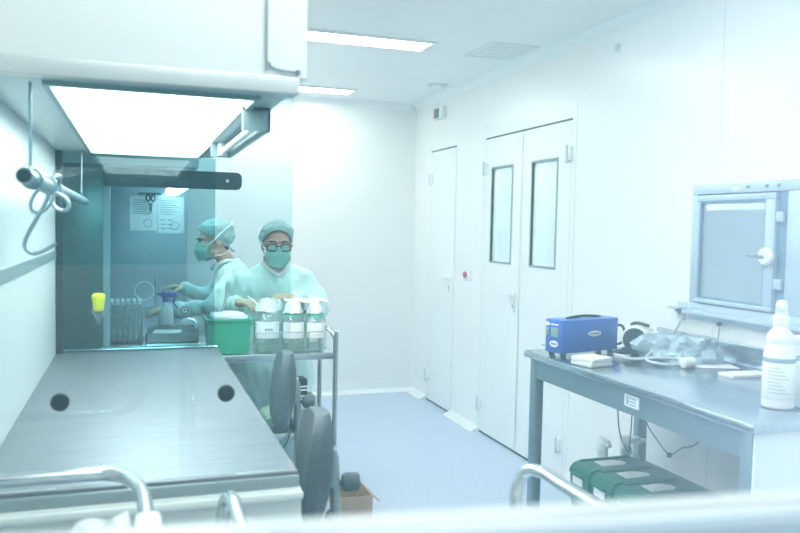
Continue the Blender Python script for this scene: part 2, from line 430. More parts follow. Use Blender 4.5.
B('panel_strip', M['gsteel'], bp, (HX0, HA + .01, 1.30), (HX0 + .004, HB, 1.335))
MB().box((HX0, HB - .03, .90), (HX0 + .028, HB, 1.75), .003).build('corner_post', M['bar'], t)
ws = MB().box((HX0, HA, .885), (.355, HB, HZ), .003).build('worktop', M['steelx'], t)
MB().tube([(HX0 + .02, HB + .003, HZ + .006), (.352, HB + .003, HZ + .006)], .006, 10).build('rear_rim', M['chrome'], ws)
MB().box((HX0 - .04, HA - .012, .866), (.356, HA + .002, .892), .003).build('edge_strip', M['gsteel'], t)
b_ = MB(); b_.box((HX0 - .04, HA - .02, .0), (.36, HA + .012, .866), .004); b_.box((HX0 - .04, HB - .03, 0), (.36, HB, .866), .004)
b_.box((HX0 - .04, HA + .01, 0), (HX0 - .01, HB - .02, .88)); b_.box((HX0 - .02, HA + .01, .84), (.35, HB - .02, .884))
b_.box((HX0 - .04, HA - .034, .842), (.362, HA - .016, .862), .006)
b_.build('base_cabinet', M['base'], t)
sw = MB().box((HX0 + .004, HA + .004, HZ + .002), (.333, HA + .010, 1.748)).build('side_window', M['npane'], t, smooth=False)
for gx, gz in ((-.146, 1.084), (.192, 1.086)):
    MB().lathe([(.012, .004), (.0185, .002), (.0185, -.004), (.015, -.006), (.008, -.006)], (gx, HA + .004, gz), 26, 'y').build('grommet', M['rub'], sw)
MB().box((HX0 + .028, HB - .012, HZ + .002), (.338, HB - .006, 1.748)).build('side_window', M['fpane'], t, smooth=False)
# lamp housing along operator opening: an open channel with a tube
k = MB(); fx0, fx1, fa, fb, fz0, fz1 = .250, .318, 1.95, 2.80, 1.692, 1.749
k.box((fx0, fa, fz1 - .008), (fx1, fb, fz1)); k.box((fx1 - .006, fa, fz0), (fx1, fb, fz1)); k.box((fx0, fa, fz0), (fx1, fa + .012, fz1)); k.box((fx0, fb - .012, fz0), (fx1, fb, fz1))
lh = k.build('tube_housing', M['gsteel'], t)
MB().tube([(.286, fa + .03, 1.708), (.286, fb - .03, 1.708)], .010, 12).build('tube', M['plast'], lh)
k = MB()
for y in (fa + .02, fb - .045): MB().box((.272, y, 1.695), (.302, y + .025, 1.742), .004).build('tube_holder', M['plast'], lh)
# cable on the casing
MB().tube(bez([(.270, HA - .01, ZC - .02), (.270, HA - .01, 1.86), (.276, HA - .01, 1.815), (.292, HA - .01, 1.802), (.338, HA - .011, 1.797)], 10), .0028, 8).build('cable', M['gsteel'], t)
MB().ell((.340, HA - .012, 1.797), (.006, .006, .006)); k = MB(); k.ell((.340, HA - .012, 1.797), (.006, .006, .006)); k.build('cable_stud', M['ink'], t)

# hanging bar and hook
t = thing('hanging_rail', 'steel hanging bar on two thin rods under the near flow hood ceiling', 'rail', (-.21, 2.7, 1.75))
k = MB(); k.lathe([(.013, 0), (.0165, 0), (.0165, 2.0), (.012, 2.0), (.012, .002)], (-.21, 1.72, 1.548), 20, 'y'); k.build('bar', M['rodm'], t)
MB().lathe([(.0132, 0), (.0132, .0012)], (-.21, 1.7185, 1.548), 20, 'y').build('bar_mouth_shade', M['bar'], t)  # dark disc stands in for the shade inside the open bar end
for y, yb in ((1.82, 1.80), (3.49, 3.52)):
    MB().tube(bez([(-.21, y, 1.75), (-.21, y, 1.60), (-.21, y - .002, 1.575), (-.208, yb, 1.552)], 8), .0035, 8).build('rod', M['rodm'], t)
for y in (1.86, 2.18, 2.30): MB().lathe([(.0165, -.018), (.023, -.016), (.023, .016), (.0165, .018)], (-.21, y, 1.548), 18, 'y').build('clamp', M['rodm'], t)
t = thing('hook', 'curved steel hook hanging from the bar in near flow hood', 'hook', (-.21, 2.2, 1.548))
MB().tube(bez([(-.186, 2.19, 1.552), (-.183, 2.17, 1.573), (-.195, 2.15, 1.568), (-.205, 2.145, 1.535), (-.212, 2.15, 1.51), (-.232, 2.15, 1.468), (-.257, 2.15, 1.418), (-.262, 2.15, 1.392), (-.245, 2.152, 1.376), (-.22, 2.155, 1.382), (-.190, 2.16, 1.402)], 10), .0052, 10).build('shank', M['rodm'], t)
MB().tube([V((-.224 + .024 * math.cos(a) + .012 * math.sin(a), 2.17, 1.512 + .034 * math.sin(a))) for a in [2 * PI * i / 24 for i in range(24)]], .0048, 8, closed=True).build('ring', M['rodm'], t)
MB().tube([V((-.188 + .021 * math.cos(a) - .008 * math.sin(a), 2.24, 1.508 + .022 * math.sin(a))) for a in [2 * PI * i / 24 for i in range(24)]], .0055, 8, closed=True).build('ring', M['rodm'], t)

# things stuck on the tinted glass of the near hood
gy = HB - .014
t = thing('sampling_funnel', 'bright yellow capped clear funnel stuck on tinted glass at left', 'funnel', (-.145, gy, 1.10))
k = MB().lathe([(.018, -.004), (.0205, .0), (.0225, .022), (.026, .040), (.0285, .052), (.028, .060), (.024, .067), (.014, .071), (.004, .072)], (-.145, gy - .034, 1.085), 36)
for i, v in enumerate(k.bm.verts):
    if i % 36 % 3 == 0 and 1.084 < v.co.z < 1.147: v.co.x = -.145 + (v.co.x + .145) * .93; v.co.y = gy - .034 + (v.co.y - gy + .034) * .93
k.build('yellow_cap', M['yellow'], t)
k = MB(); k.lathe([(.006, -.06), (.010, -.05), (.012, -.03), (.026, -.012), (.028, .006), (.024, .006)], (-.145, gy - .034, 1.085), 20); k.build('funnel_body', M['clear'], t)
MB().lathe([(.03, 0), (.032, -.003), (.012, -.014)], (-.145, gy - .0, 1.085), 20, 'y').build('suction_cup', M['clear'], t)
t = thing('round_sticker', 'small dark round sticker on tinted glass beside the staff', 'sticker', (.208, gy, 1.075))
k = MB(); k.mi = 0; k.lathe([(.018, 0), (.018, -.001)], (.208, gy, 1.075), 20, 'y'); k.mi = 1; k.lathe([(.012, -.001), (.012, -.0016)], (.208, gy, 1.075), 20, 'y'); k.mi = 0; k.lathe([(.006, -.0016), (.006, -.0022)], (.208, gy, 1.075), 12, 'y')
k.build('disc', [M['bar'], M['gsteel']], t)

# ================================================================== FAR CABINET
CY0, CY1, CZ = 4.02, 5.86, .85
t = cab = thing('safety_cabinet', 'second flow cabinet beyond the glass with dark rounded rail', 'flow cabinet', (0, 4.9, 0))
MB().box((-.44, CY0, CZ - .01), (-.145, CY0 + .03, 1.735), .003).build('side_column', M['col'], t)
k = MB(); pts = [(-.145, 1.632), (.485, 1.632)] + [(.485 + .028 * math.cos(a), 1.66 + .028 * math.sin(a)) for a in (-1.2, -.8, -.4, 0)] + [(.485 + .028 * math.cos(a), 1.692 + .028 * math.sin(a)) for a in (0, .4, .8, 1.2)] + [(.485, 1.72), (-.145, 1.72)]
rl = k.prism(pts, CY0 - .012, CY0 + .02, 'y').build('sash_rail', M['bar'], t)
MB().lathe([(.008, 0), (.008, -.004), (.004, -.006)], (.44, CY0 - .012, 1.676), 12, 'y').build('rail_bolt', M['seam'], rl)
MB().box((-.44, CY0 + .03, CZ), (-.40, CY1, 1.735)).build('rear_panel', M['endp'], t)
MB().box((-.40, CY0 + .034, CZ), (-.115, CY0 + .06, 1.735), .003).build('inner_jamb', M['plast'], t)
MB().box((-.44, CY1, CZ - .01), (.36, CY1 + .03, 1.735), .003).build('end_panel', M['endp'], t)
MB().box((-.44, CY0 + .0, 1.735), (.30, CY1 + .03, ZC - .01), .004).build('casing', M['base'], t)
MB().box((-.44, CY0, CZ - .03), (.50, CY1 + .03, CZ), .004).build('worktop', M['steel'], t)
k = MB()
for x in (-.40, .42):
    for y in (CY0 + .03, CY1 - .03): k.box((x - .025, y - .025, 0), (x + .025, y + .025, CZ - .03))
k.box((-.42, CY0 + .02, .12), (-.38, CY1 - .02, .16)); k.build('stand', M['gsteel'], t)
lm = MB().box((.19, 4.35, 1.70), (.31, 5.82, 1.735), .004).build('lamp_housing', M['gsteel'], t)
MB().box((.205, 4.37, 1.655), (.295, 5.80, 1.70), .012).build('lamp_cover', M['tube'], lm)
k = MB(); k.tube([(.02, CY1 - .03, 1.665), (.18, CY1 - .03, 1.665)], .006, 8)
for x in (.04, .16): k.tube([(x, CY1 - .03, 1.665), (x, CY1, 1.665)], .004, 8)
k.build('hook_rail', M['bar'], t)
# two sheets on the end wall
for i, (x0, x1, z0, z1, lb) in enumerate(((-.035, .150, 1.40, 1.645, 'left one of two printed sheets taped inside the far cabinet'), (.155, .335, 1.385, 1.645, 'right one of two printed sheets taped inside the far cabinet'))):
    t = thing('notice_sheet', lb, 'paper sheet', ((x0 + x1) / 2, CY1 - .002, z0), 0, 'printed sheets inside the far cabinet')
    y = CY1 - .0015
    MB().box((x0, y - .001, z0), (x1, y + .001, z1)).build('sheet', M['paper'], t)
    k = MB()
    for j in range(7):
        zz = z1 - .03 - j * .016; k.box((x0 + .02, y - .0018, zz), (x0 + .02 + (.09 + .05 * ((j * 37 + i * 13) % 5) / 5), y - .001, zz + .004))
    if i: 
        for a in range(3):
            for b in range(2): k.box((x0 + .02 + b * .05, y - .0018, z0 + .03 + a * .03), (x0 + .055 + b * .05, y - .001, z0 + .036 + a * .03)); 
    k.tube(arc(((x0 + x1) / 2 + .03, y - .002, z0 + .055), .028, 0, 2 * PI * 19 / 20, 19), .002, 6, closed=True)
    k.build('print', M['ink'], t, smooth=False)
t = thing('scissors', 'black handled scissors hanging in front of taped sheets', 'scissors', (.105, CY1 - .05, 1.665))
sy = CY1 - .045
for sg, nm in ((1, 'handle'), (-1, 'handle')):
    MB().tube([V((.105 + sg * .017 + .013 * math.cos(a), sy, 1.632 + .023 * math.sin(a))) for a in [2 * PI * i / 18 for i in range(18)]], .0055, 8, closed=True).build(nm, M['black'], t)
    MB().prism([(.105 + sg * .006, 1.60), (.105 - sg * .004, 1.58), (.105 - sg * .012, 1.505), (.105 - sg * .006, 1.53), (.105 + sg * .014, 1.585)], sy - .003 + sg * .002, sy + .001 + sg * .002, 'y').build('blade', M['bar'], t)
MB().lathe([(.006, 0), (.006, -.008)], (.105, sy + .003, 1.578), 12, 'y').build('pivot', M['seam'], t)
MB().tube([(.105, CY1 - .03, 1.668), (.105, sy, 1.655)], .003, 6).build('hanging_loop', M['black'], t)

# things on the far worktop
RX0, RX1, RY0, RY1 = -.15, .035, 4.09, 4.23
t = thing('test_tube_rack', 'clear rack full of upright test tubes on far worktop', 'tube rack', ((RX0 + RX1) / 2, 4.16, CZ))
B('base_plate', M['bar'], t, (RX0, RY0, CZ), (RX1, RY1, CZ + .010), .002)
k = MB()
for z in (.055, .135):
    k.tube([(RX0, RY0, CZ + z), (RX1, RY0, CZ + z), (RX1, RY1, CZ + z), (RX0, RY1, CZ + z)], .0022, 6, closed=True)
    for i in range(1, 7): k.tube([(RX0 + (RX1 - RX0) * i / 7, RY0, CZ + z), (RX0 + (RX1 - RX0) * i / 7, RY1, CZ + z)], .0016, 6)
    for i in range(1, 3): k.tube([(RX0, RY0 + (RY1 - RY0) * i / 3, CZ + z), (RX1, RY0 + (RY1 - RY0) * i / 3, CZ + z)], .0016, 6)
k.build('wire_grid', M['chrome'], t)
for x in (RX0, RX1):
    for y in (RY0, RY1): MB().tube([(x, y, CZ), (x, y, CZ + .14)], .003, 8).build('post', M['chrome'], t)
tb0 = None
for i in range(7):
    for j in range(3):
        x = RX0 + (RX1 - RX0) * (i + .5) / 7; y = RY0 + (RY1 - RY0) * (j + .5) / 3; z = CZ + .0105
        if tb0 is None:
            tb0 = thing('test_tube', 'clear stoppered test tube standing in the rack', 'test tube', (x, y, z), 0, 'test tubes in the rack')
            MB().lathe([(.002, 0), (.007, .003), (.0085, .012), (.0085, .19), (.0075, .19), (.0075, .012), (.004, .005)], (0, 0, 0), 12).build('tube', M['tglass'], tb0, world=False)
            MB().lathe([(.008, .184), (.010, .190), (.010, .205), (.006, .207)], (0, 0, 0), 12).build('stopper', M['plast'], tb0, world=False)
            MB().lathe([(.003, .006), (.0068, .012), (.0068, .075), (.002, .076)], (0, 0, 0), 12).build('liquid', M['liquid'], tb0, world=False)
        else: dup(tb0, (x, y, z), 0, 'clear stoppered test tube standing in the rack')
t = thing('instrument_tray', 'steel tray with raised handle beside the test tubes', 'tray', (.18, 4.22, CZ))
k = MB(); x0, x1, y0, y1 = .055, .31, 4.08, 4.42
k.box((x0, y0, CZ), (x1, y1, CZ + .006)); k.box((x0, y0, CZ), (x0 + .005, y1, CZ + .06)); k.box((x1 - .005, y0, CZ), (x1, y1, CZ + .06)); k.box((x0, y0, CZ), (x1, y0 + .005, CZ + .05)); k.box((x0, y1 - .005, CZ), (x1, y1, CZ + .05))
k.build('pan', M['chrome'], t)
MB().tube(bez([(.31, 4.16, CZ + .012), (.312, 4.16, CZ + .07), (.29, 4.17, CZ + .105), (.25, 4.18, CZ + .11), (.235, 4.19, CZ + .10)], 8), .007, 10).build('handle', M['chrome'], t)
for i, (x, y, r, lb) in enumerate(((.12, 4.2, .3, 'lower sealed white pouch lying in the steel tray'), (.16, 4.24, -.2, 'upper sealed white pouch lying askew in the steel tray'))):
    k = MB().box((-.07, -.05, 0), (.07, .05, .012), .005); k.wob(.006, 25, i)
    o = k.build('sterile_pouch', M['film'], None); o.location = (x, y, CZ + .008 + i * .022); o.rotation_euler = (0, 0, r); tag(o, lb, 'pouch', 'sealed pouches in the steel tray')
t = thing('spray_bottle', 'white spray bottle with blue trigger inside far cabinet', 'spray bottle', (.168, 4.55, CZ))
MB().lathe([(.036, 0), (.040, .006), (.040, .09), (.034, .125), (.017, .155), (.016, .172)], (.168, 4.55, CZ), 22).build('bottle', M['plast'], t)
k = MB().box((.138, 4.535, CZ + .19), (.230, 4.565, CZ + .222), .008); k.lathe([(.02, .165), (.02, .19), (.014, .195)], (.168, 4.55, CZ), 16)
k.prism([(.207, CZ + .195), (.224, CZ + .195), (.212, CZ + .16), (.232, CZ + .13), (.222, CZ + .128), (.198, CZ + .16)], 4.543, 4.557, 'y'); k.box((.118, 4.542, CZ + .20), (.142, 4.558, CZ + .216), .004)
k.build('trigger_head', M['bluecap'], t)
t = thing('ring_stand', 'thin upright metal stand behind the gloved hand', 'stand', (.13, 5.35, CZ))
MB().lathe([(.05, 0), (.05, .01), (.01, .015)], (.13, 5.35, CZ), 20).build('base', M['gsteel'], t)
MB().tube([(.13, 5.35, CZ + .01), (.13, 5.35, CZ + .26)], .006, 8).build('pole', M['gsteel'], t)
MB().tube(arc((.06, 5.35, CZ + .16), .06, 0, 2 * PI * 29 / 30, 29), .004, 8, closed=True).build('clamp_ring', M['plast'], t)

# ================================================================== TROLLEY WITH BOTTLES
t = thing('lab_trolley', 'two shelf steel trolley loaded with bottles in front of facing worker', 'trolley', (.63, 3.79, 0))
TX0, TX1, TY0, TY1, TZ = .31, .918, 3.62, 3.95, .85
def shelf(z, nm):
    k = MB().box((TX0, TY0, z - .022), (TX1, TY1, z - .006), .003); k.box((TX0, TY0 - .004, z - .030), (TX1, TY0 + .004, z + .004), .003); k.box((TX0, TY1 - .004, z - .03), (TX1, TY1 + .004, z + .004), .003)
    k.box((TX0, TY0, z - .007), (TX1, TY1, z)); return k.build(nm, M['steel'], t)
shelf(TZ, 'top_shelf'); shelf(.47, 'lower_shelf'); shelf(.20, 'bottom_shelf')
MB().tube(bez([(TX1, TY0, .08), (TX1, TY0, .88), (TX1 - .003, TY0 + .003, .925), (TX1 - .022, TY0 + .022, .955), (TX1 - .035, TY0 + .06, .965), (TX1 - .035, TY1 - .06, .965), (TX1 - .022, TY1 - .022, .955), (TX1 - .003, TY1 - .003, .925), (TX1, TY1, .88), (TX1, TY1, .08)], 8), .0125, 12).build('push_handle', M['chrome'], t)
for y in (TY0, TY1): MB().tube([(TX0 + .005, y, .08), (TX0 + .005, y, TZ + .005)], .0125, 12).build('post', M['chrome'], t)
for y in (TY0 - .004, TY1 + .004):
    k = MB().tube([(.535, y, .955), (TX1 - .02, y, .955)], .003, 8)
    for x in (.535, .66, .785): k.tube([(x, y, TZ), (x, y, .955)], .0025, 8)
    k.build('guard_rail', M['chrome'], t)
for x in (TX0, TX1):
    for y in (TY0, TY1): MB().lathe([(.01, -.014), (.04, -.012), (.042, 0), (.04, .012), (.01, .014)], (x, y, .042), 18, 'y').build('castor', M['rub'], t)
# green bin
t = thing('green_bin', 'open emerald green plastic bin on the trolley', 'bin', (.515 - .1, 3.75, TZ + .003))
k = MB(); bx0, bx1, by0, by1, bz0, bz1 = .315, .518, 3.645, 3.83, TZ + .0045, 1.02
def tub(k, x0, x1, y0, y1, z0, z1, tp=.012, th=.004):
    def ring(d, z): return [k.bm.verts.new(q) for q in ((x0 + d, y0 + d, z), (x1 - d, y0 + d, z), (x1 - d, y1 - d, z), (x0 + d, y1 - d, z))]
    rs = [ring(tp, z0), ring(0, z1), ring(th, z1), ring(tp + th, z0 + th)]
    for A, Bq in zip(rs, rs[1:]):
        for j in range(4): k.bm.faces.new((A[j], A[(j + 1) % 4], Bq[(j + 1) % 4], Bq[j]))
    k.bm.faces.new(rs[0][::-1]); k.bm.faces.new(rs[-1])
tub(k, bx0, bx1, by0, by1, bz0, bz1); k.build('tub', M['green'], t)
k = MB(); a = .008
k.box((bx0 - a, by0 - a, bz1 - .012), (bx1 + a, by0 + .003, bz1), .002); k.box((bx0 - a, by1 - .003, bz1 - .012), (bx1 + a, by1 + a, bz1), .002); k.box((bx0 - a, by0, bz1 - .012), (bx0 + .003, by1, bz1), .002); k.box((bx1 - .003, by0, bz1 - .012), (bx1 + a, by1, bz1), .002)
k.build('rim', M['green'], t)
k = MB().box((.34, 3.66, 1.0), (.505, 3.81, 1.035), .01, seg=3)
bmesh.ops.subdivide_edges(k.bm, edges=k.bm.edges[:], cuts=3, use_grid_fill=True); k.wob(.018, 14, 3)
o = k.build('tissue_pile', M['cloth'], None); tag(o, 'crumpled white tissue on top of the green bin', 'tissue')
# the bottles
def flask(x, y, r, h, label, capm, lab=True, fill=.45, green=False, prt=False):
    t = thing('glass_bottle', label, 'bottle', (x, y, TZ + .0045), 0, 'bottles on the trolley')
    MB().lathe([(r * .9, 0), (r, .008), (r, h * .62), (r * .82, h * .72), (r * .36, h * .84), (r * .34, h * .93), (r * .28, h * .93), (r * .30, h * .84), (r * .76, h * .71), (r * .94, h * .61), (r * .94, .012), (r * .6, .008)], (0, 0, 0), 26).build('body', M['clear'], t, world=False)
    MB().lathe([(r * .5, .009), (r * .92, .012), (r * .92, h * fill), (r * .3, h * fill + .001)], (0, 0, 0), 26).build('liquid', M['liquid'], t, world=False)
    k = MB(); k.lathe([(r * .40, h * .77), (r * .86, h * .785), (r * .78, h * .86), (r * .60, h * .94), (r * .48, h), (r * .2, h * 1.01)], (0, 0, 0), 22); k.wob(.014, 42, x * 9)
    k.build('wrapped_cap', capm, t, world=False)
    if green: MB().lathe([(r * .78, h * .70), (r * .86, h * .705), (r * .60, h * .80), (r * .5, h * .80)], (0, 0, 0), 22).build('green_collar', M['gcap'], t, world=False)
    if lab:
        k = MB(); n = 14; a0, a1 = -PI * .86, -PI * .2
        for i in range(n):
            a, b = a0 + (a1 - a0) * i / n, a0 + (a1 - a0) * (i + 1) / n; R = r + .001
            f = [k.bm.verts.new((R * math.cos(q), R * math.sin(q), z)) for q, z in ((a, h * .28), (b, h * .28), (b, h * .60), (a, h * .60))]; k.bm.faces.new(f)
        bmesh.ops.remove_doubles(k.bm, verts=k.bm.verts[:], dist=1e-5); bmesh.ops.solidify(k.bm, geom=k.bm.faces[:], thickness=.0008)
        lb = k.build('label', M['label'], t, world=False)
        if prt:
          k = MB()
          for i in range(3): k.box((-.018 + i * .013, -r - .0022, h * .43), (-.009 + i * .013, -r - .0006, h * .47))
          k.build('print', M['ink'], lb, world=False, smooth=False)
    return t
flask(.598, 3.70, .064, .250, 'leftmost bottle on trolley with small dark printed label, next to green bin', M['film'], prt=True)
flask(.722, 3.69, .056, .240, 'middle bottle on trolley with blank white label and green collar', M['film'], green=True)
flask(.834, 3.695, .052, .232, 'rightmost bottle on trolley beside the curved handle post', M['film'], green=True)
flask(.66, 3.86, .05, .235, 'bottle in back row behind gap of the left bottles', M['film'], lab=False)
flask(.785, 3.86, .05, .235, 'bottle in back row behind gap of the right bottles', M['film'], lab=False, green=True)
k = MB(); bmesh.ops.create_grid(k.bm, x_segments=18, y_segments=10, size=.5)
for v in k.bm.verts: v.co = V((.80 + v.co.x * .20, 3.76 + v.co.y * .16, 1.092 + .016 * noise.noise(V((v.co.x * 7, v.co.y * 7, 1)))))
bmesh.ops.solidify(k.bm, geom=k.bm.faces[:], thickness=.002)
tag(k.build('film_sheet', M['film'], None), 'crinkled white film laid over the bottle tops', 'film')
# lower shelf
k = MB(); k.ell((.72, 3.76, .545), (.15, .10, .075), None, 28, 18); k.wob(.05, 9, 2); k.wob(.015, 30, 5)
for v in k.bm.verts: v.co.z = max(v.co.z, .4745)
tag(k.build('plastic_bag', M['gbag'], None), 'pale green knotted plastic bag on lower trolley shelf', 'bag')
t = thing('black_box', 'small black box with white stripes upon the pale green bag', 'box', (.78, 3.75, .60))
B('body', M['black'], t, (.745, 3.70, .60), (.80, 3.80, .71), .004)
k = MB()
for z in (.625, .655, .672): k.box((.746, 3.698, z), (.799, 3.70, z + .008))
k.build('stripes', M['label'], t, smooth=False)
t = thing('power_cord', 'thin dark cord hanging down from the trolley shelf', 'cord', (.69, 3.6, .83))
MB().tube(bez([(.70, 3.605, .83), (.70, 3.60, .60), (.695, 3.60, .47), (.66, 3.59, .41), (.60, 3.58, .385)], 10), .004, 8).build('cable', M['bar'], t)
MB().box((.69, 3.596, .82), (.71, 3.612, .86), .003).build('clip', M['black'], t)
# box on the floor
t = thing('cardboard_box', 'open brown cardboard box on floor beside trolley wheels', 'box', (.895, 3.2, 0))
k = MB(); tub(k, .825, .965, 3.12, 3.30, 0.001, .315, 0., .004); k.build('walls', M['card'], t)
k = MB()
MB().prism([(.825, .315), (.830, .312), (.79, .278), (.787, .282)], 3.13, 3.29, 'y').build('flap', M['card'], t); MB().prism([(.965, .315), (1.0, .285), (.998, .281), (.961, .310)], 3.13, 3.29, 'y').build('flap', M['card'], t)

# ================================================================== CHAIRS
def chair():
    t = thing('lab_chair', '', 'chair', (0, 0, 0), 0, 'lab chairs at the flow hood')   # faces -X; backrest at +X
    W = dict(world=False)
    k = MB(); nx, nz, th = 14, 16, .062; outer = []
    def pt(u, v, d):
        hw = .125 * (1 - .12 * max(0, v) ** 2) * (abs(1 - abs(v) ** 4) ** .25 if abs(v) < 1 else 0.02)
        y = u * hw; x = .215 - .55 * y * y * 2.2 + .012 * v + d * (1 - .5 * abs(u) ** 4) * (1 - .35 * v * v)
        return V((x, y, .835 + .145 * v))
    rows = []
    for f in (0, 1):
        g = [[k.bm.verts.new(pt(-1 + 2 * i / nx, -.985 + 1.97 * j / nz, f * th)) for i in range(nx + 1)] for j in range(nz + 1)]; rows.append(g)
        for j in range(nz):
            for i in range(nx):
                q = (g[j][i], g[j][i + 1], g[j + 1][i + 1], g[j + 1][i]); k.bm.faces.new(q if f else q[::-1])
    a, b = rows
    for j in range(nz):
        for i in (0, nx): k.bm.faces.new((a[j][i], a[j + 1][i], b[j + 1][i], b[j][i]))
    for i in range(nx):
        for j in (0, nz): k.bm.faces.new((a[j][i], a[j][i + 1], b[j][i + 1], b[j][i]))
    o = k.build('backrest', M['pu'], t, **W)
    md = o.modifiers.new('b', 'BEVEL'); md.width = .012; md.segments = 3; md.limit_method = 'ANGLE'; md.angle_limit = 1.
    k = MB().lathe([(.05, .52), (.17, .525), (.188, .545), (.188, .565), (.17, .58), (.05, .572)], (0, 0, 0), 30); k.build('seat', M['pu'], t, **W)
    k = MB().tube(bez([(.05, 0, .515), (.20, 0, .515), (.280, 0, .56), (.290, 0, .68), (.282, 0, .86)], 8), .014, 10); k.box((.268, -.03, .78), (.288, .03, .88), .004); br = k.build('back_bracket', M['gsteel'], t, **W)
    k = MB().lathe([(.008, 0), (.008, .02), (.021, .022), (.025, .03), (.025, .062), (.02, .066)], (.285, 0, .785), 20, 'x'); k.build('tension_knob', M['pu'], br, **W)
    MB().lathe([(.026, .12), (.026, .34), (.018, .34), (.018, .52)], (0, 0, 0), 16).build('gas_column', M['gsteel'], t, **W)
    k = MB()
    for i in range(5):
        a = 2 * PI * i / 5 + .3; k.caps((0, 0, .11), (.255 * math.cos(a), .255 * math.sin(a), .085), .024, .014, 10)
    k.build('star_base', M['black'], t, **W)
    for i in range(5):
        a = 2 * PI * i / 5 + .3
        MB().lathe([(.005, -.012), (.026, -.01), (.028, 0), (.026, .01), (.005, .012)], (.255 * math.cos(a), .255 * math.sin(a), .029), 14, 'y').build('castor', M['rub'], t, **W)
    return t
ch = chair(); ch.location = (.215, 1.985, 0); ch['label'] = 'nearer dark grey lab chair, backrest edge-on with round tension knob'
dup(ch, (.305, 2.93, 0), -.07, 'farther dark grey lab chair standing between hood and trolley')
ch.rotation_euler.z = -.09

# ================================================================== STEEL TABLE
AX0, AX1, AY0, AY1, AZ = 1.634, 2.352, 1.705, 3.06, .93
t = thing('steel_table', 'long stainless steel table along the right wall', 'table', (1.630, 3.05, 0))
table = t
MB().box((AX0, AY0, AZ - .03), (AX1, AY1, AZ), .007, ).build('top', M['steelt'], t)
MB().box((AX1 - .02, AY0, AZ), (AX1, AY1, AZ + .085), .003).build('upstand', M['steelt'], t)
ap = MB(); ap.box((AX0 + .025, AY0 + .03, AZ - .115), (AX0 + .04, AY1 - .03, AZ - .03)); ap.box((AX1 - .05, AY0 + .03, AZ - .115), (AX1 - .035, AY1 - .03, AZ - .03)); ap.box((AX0 + .03, AY1 - .045, AZ - .115), (AX1 - .04, AY1 - .03, AZ - .03)); ap.box((AX0 + .03, AY0 + .03, AZ - .115), (AX1 - .04, AY0 + .045, AZ - .03))
ap = ap.build('apron', M['dsteel'], t)
for x in (AX0 + .02, AX1 - .15):
    for y in (AY0 + .025, AY1 - .07): MB().box((x, y, .02), (x + .045, y + .045, AZ - .03), .004).build('leg', M['dsteel'], t)
for x in (AX0 + .042, AX1 - .128):
    for y in (AY0 + .047, AY1 - .048): MB().lathe([(.022, 0), (.024, .006), (.012, .02), (.012, .03)], (x, y, 0), 14).build('foot', M['rub'], t)
MB().box((AX0 + .03, AY0 + .03, .15), (AX1 - .04, AY1 - .03, .17), .003).build('undershelf', M['steel'], t)
MB().box((AX0 + .022, AY0 + .012, .12), (AX1 - .03, AY0 + .022, AZ - .031)).build('end_panel', M['base'], t)
py = 2.30
pl = MB().box((AX0 + .022, py - .045, AZ - .088), (AX0 + .026, py + .04, AZ - .045), .0015).build('nameplate', M['label'], ap)
k = MB(); k.box((AX0 + .0205, py + .014, AZ - .08), (AX0 + .0222, py + .026, AZ - .053))
for i in range(3): k.box((AX0 + .0205, py - .028, AZ - .058 - i * .011), (AX0 + .0222, py + .008, AZ - .054 - i * .011))
k.build('plate_print', M['hatchp'], pl, smooth=False)
table.rotation_euler.z = math.radians(0)

# blue machine
t = thing('tube_sealer', 'blue metal bench machine with oval white badges and display', 'lab machine', (1.688, 2.835, AZ + .0005), math.radians(12))
W = dict(world=False); ML, MD, MH = .330, .10, .141; z0 = .013
MB().box((0, 0, z0), (ML, MD, z0 + MH), .004).build('housing', M['blue'], t, **W)
for x in (.025, ML - .03):
    for y in (.015, MD - .015): MB().lathe([(.013, 0), (.013, z0), (.008, z0 + .001)], (x, y, 0), 14).build('foot', M['rub'], t, **W)
MB().tube(bez([(.07, MD / 2, z0 + MH - .002), (.09, MD / 2, z0 + MH + .004), (.17, MD / 2, z0 + MH + .009), (.25, MD / 2, z0 + MH + .004), (.27, MD / 2, z0 + MH - .002)], 8), .006, 10).build('carry_handle', M['black'], t, **W)
MB().tube(bez([(ML - .003, .02, z0 + .105), (ML + .045, .02, z0 + .10), (ML + .066, .02, z0 + .06), (ML + .045, .02, z0 + .025), (ML - .003, .02, z0 + .02)], 8), .006, 10).build('side_loop', M['rub'], t, **W)
def oval(k, c, a, b, ax, th):
    n = 28; pts = [(c[0] + a * math.cos(2 * PI * i / n), c[1] + b * math.sin(2 * PI * i / n)) for i in range(n)]; k.prism(pts, th[0], th[1], ax)
k = MB(); oval(k, (.19, z0 + .078), .038, .0125, 'y', (-.0015, .002)); bd = k.build('badge', M['label'], t, **W)
k = MB()
for i in range(8): k.box((.163 + i * .0068, -.0022, z0 + .0745), (.1675 + i * .0068, -.0012, z0 + .0815))
k.build('badge_lettering', M['ink'], bd, world=False, smooth=False)
k = MB(); oval(k, (.045, z0 + .038), .026, .014, 'x', (-.0015, .002)); bd = k.build('badge', M['label'], t, **W)
k = MB()
for i in range(4): k.box((-.0022, .029 + i * .0085, z0 + .034), (-.0012, .035 + i * .0085, z0 + .042))
k.build('badge_lettering', M['ink'], bd, world=False, smooth=False)
k = MB(); oval(k, (.088, z0 + .12), .014, .009, 'x', (-.0015, .002)); k.box((-.0015, .02, z0 + .117), (.002, .066, z0 + .123)); k.build('front_marking', M['label'], t, **W)
MB().box((-.003, .022, z0 + .068), (.003, .062, z0 + .108), .001).build('display', M['lcd'], t, **W)
for z in (.078, .095): MB().lathe([(.008, .002), (.008, -.006), (.006, -.008)], (0, .085, z0 + z), 14, 'x').build('push_button', M['lcd'], t, **W)
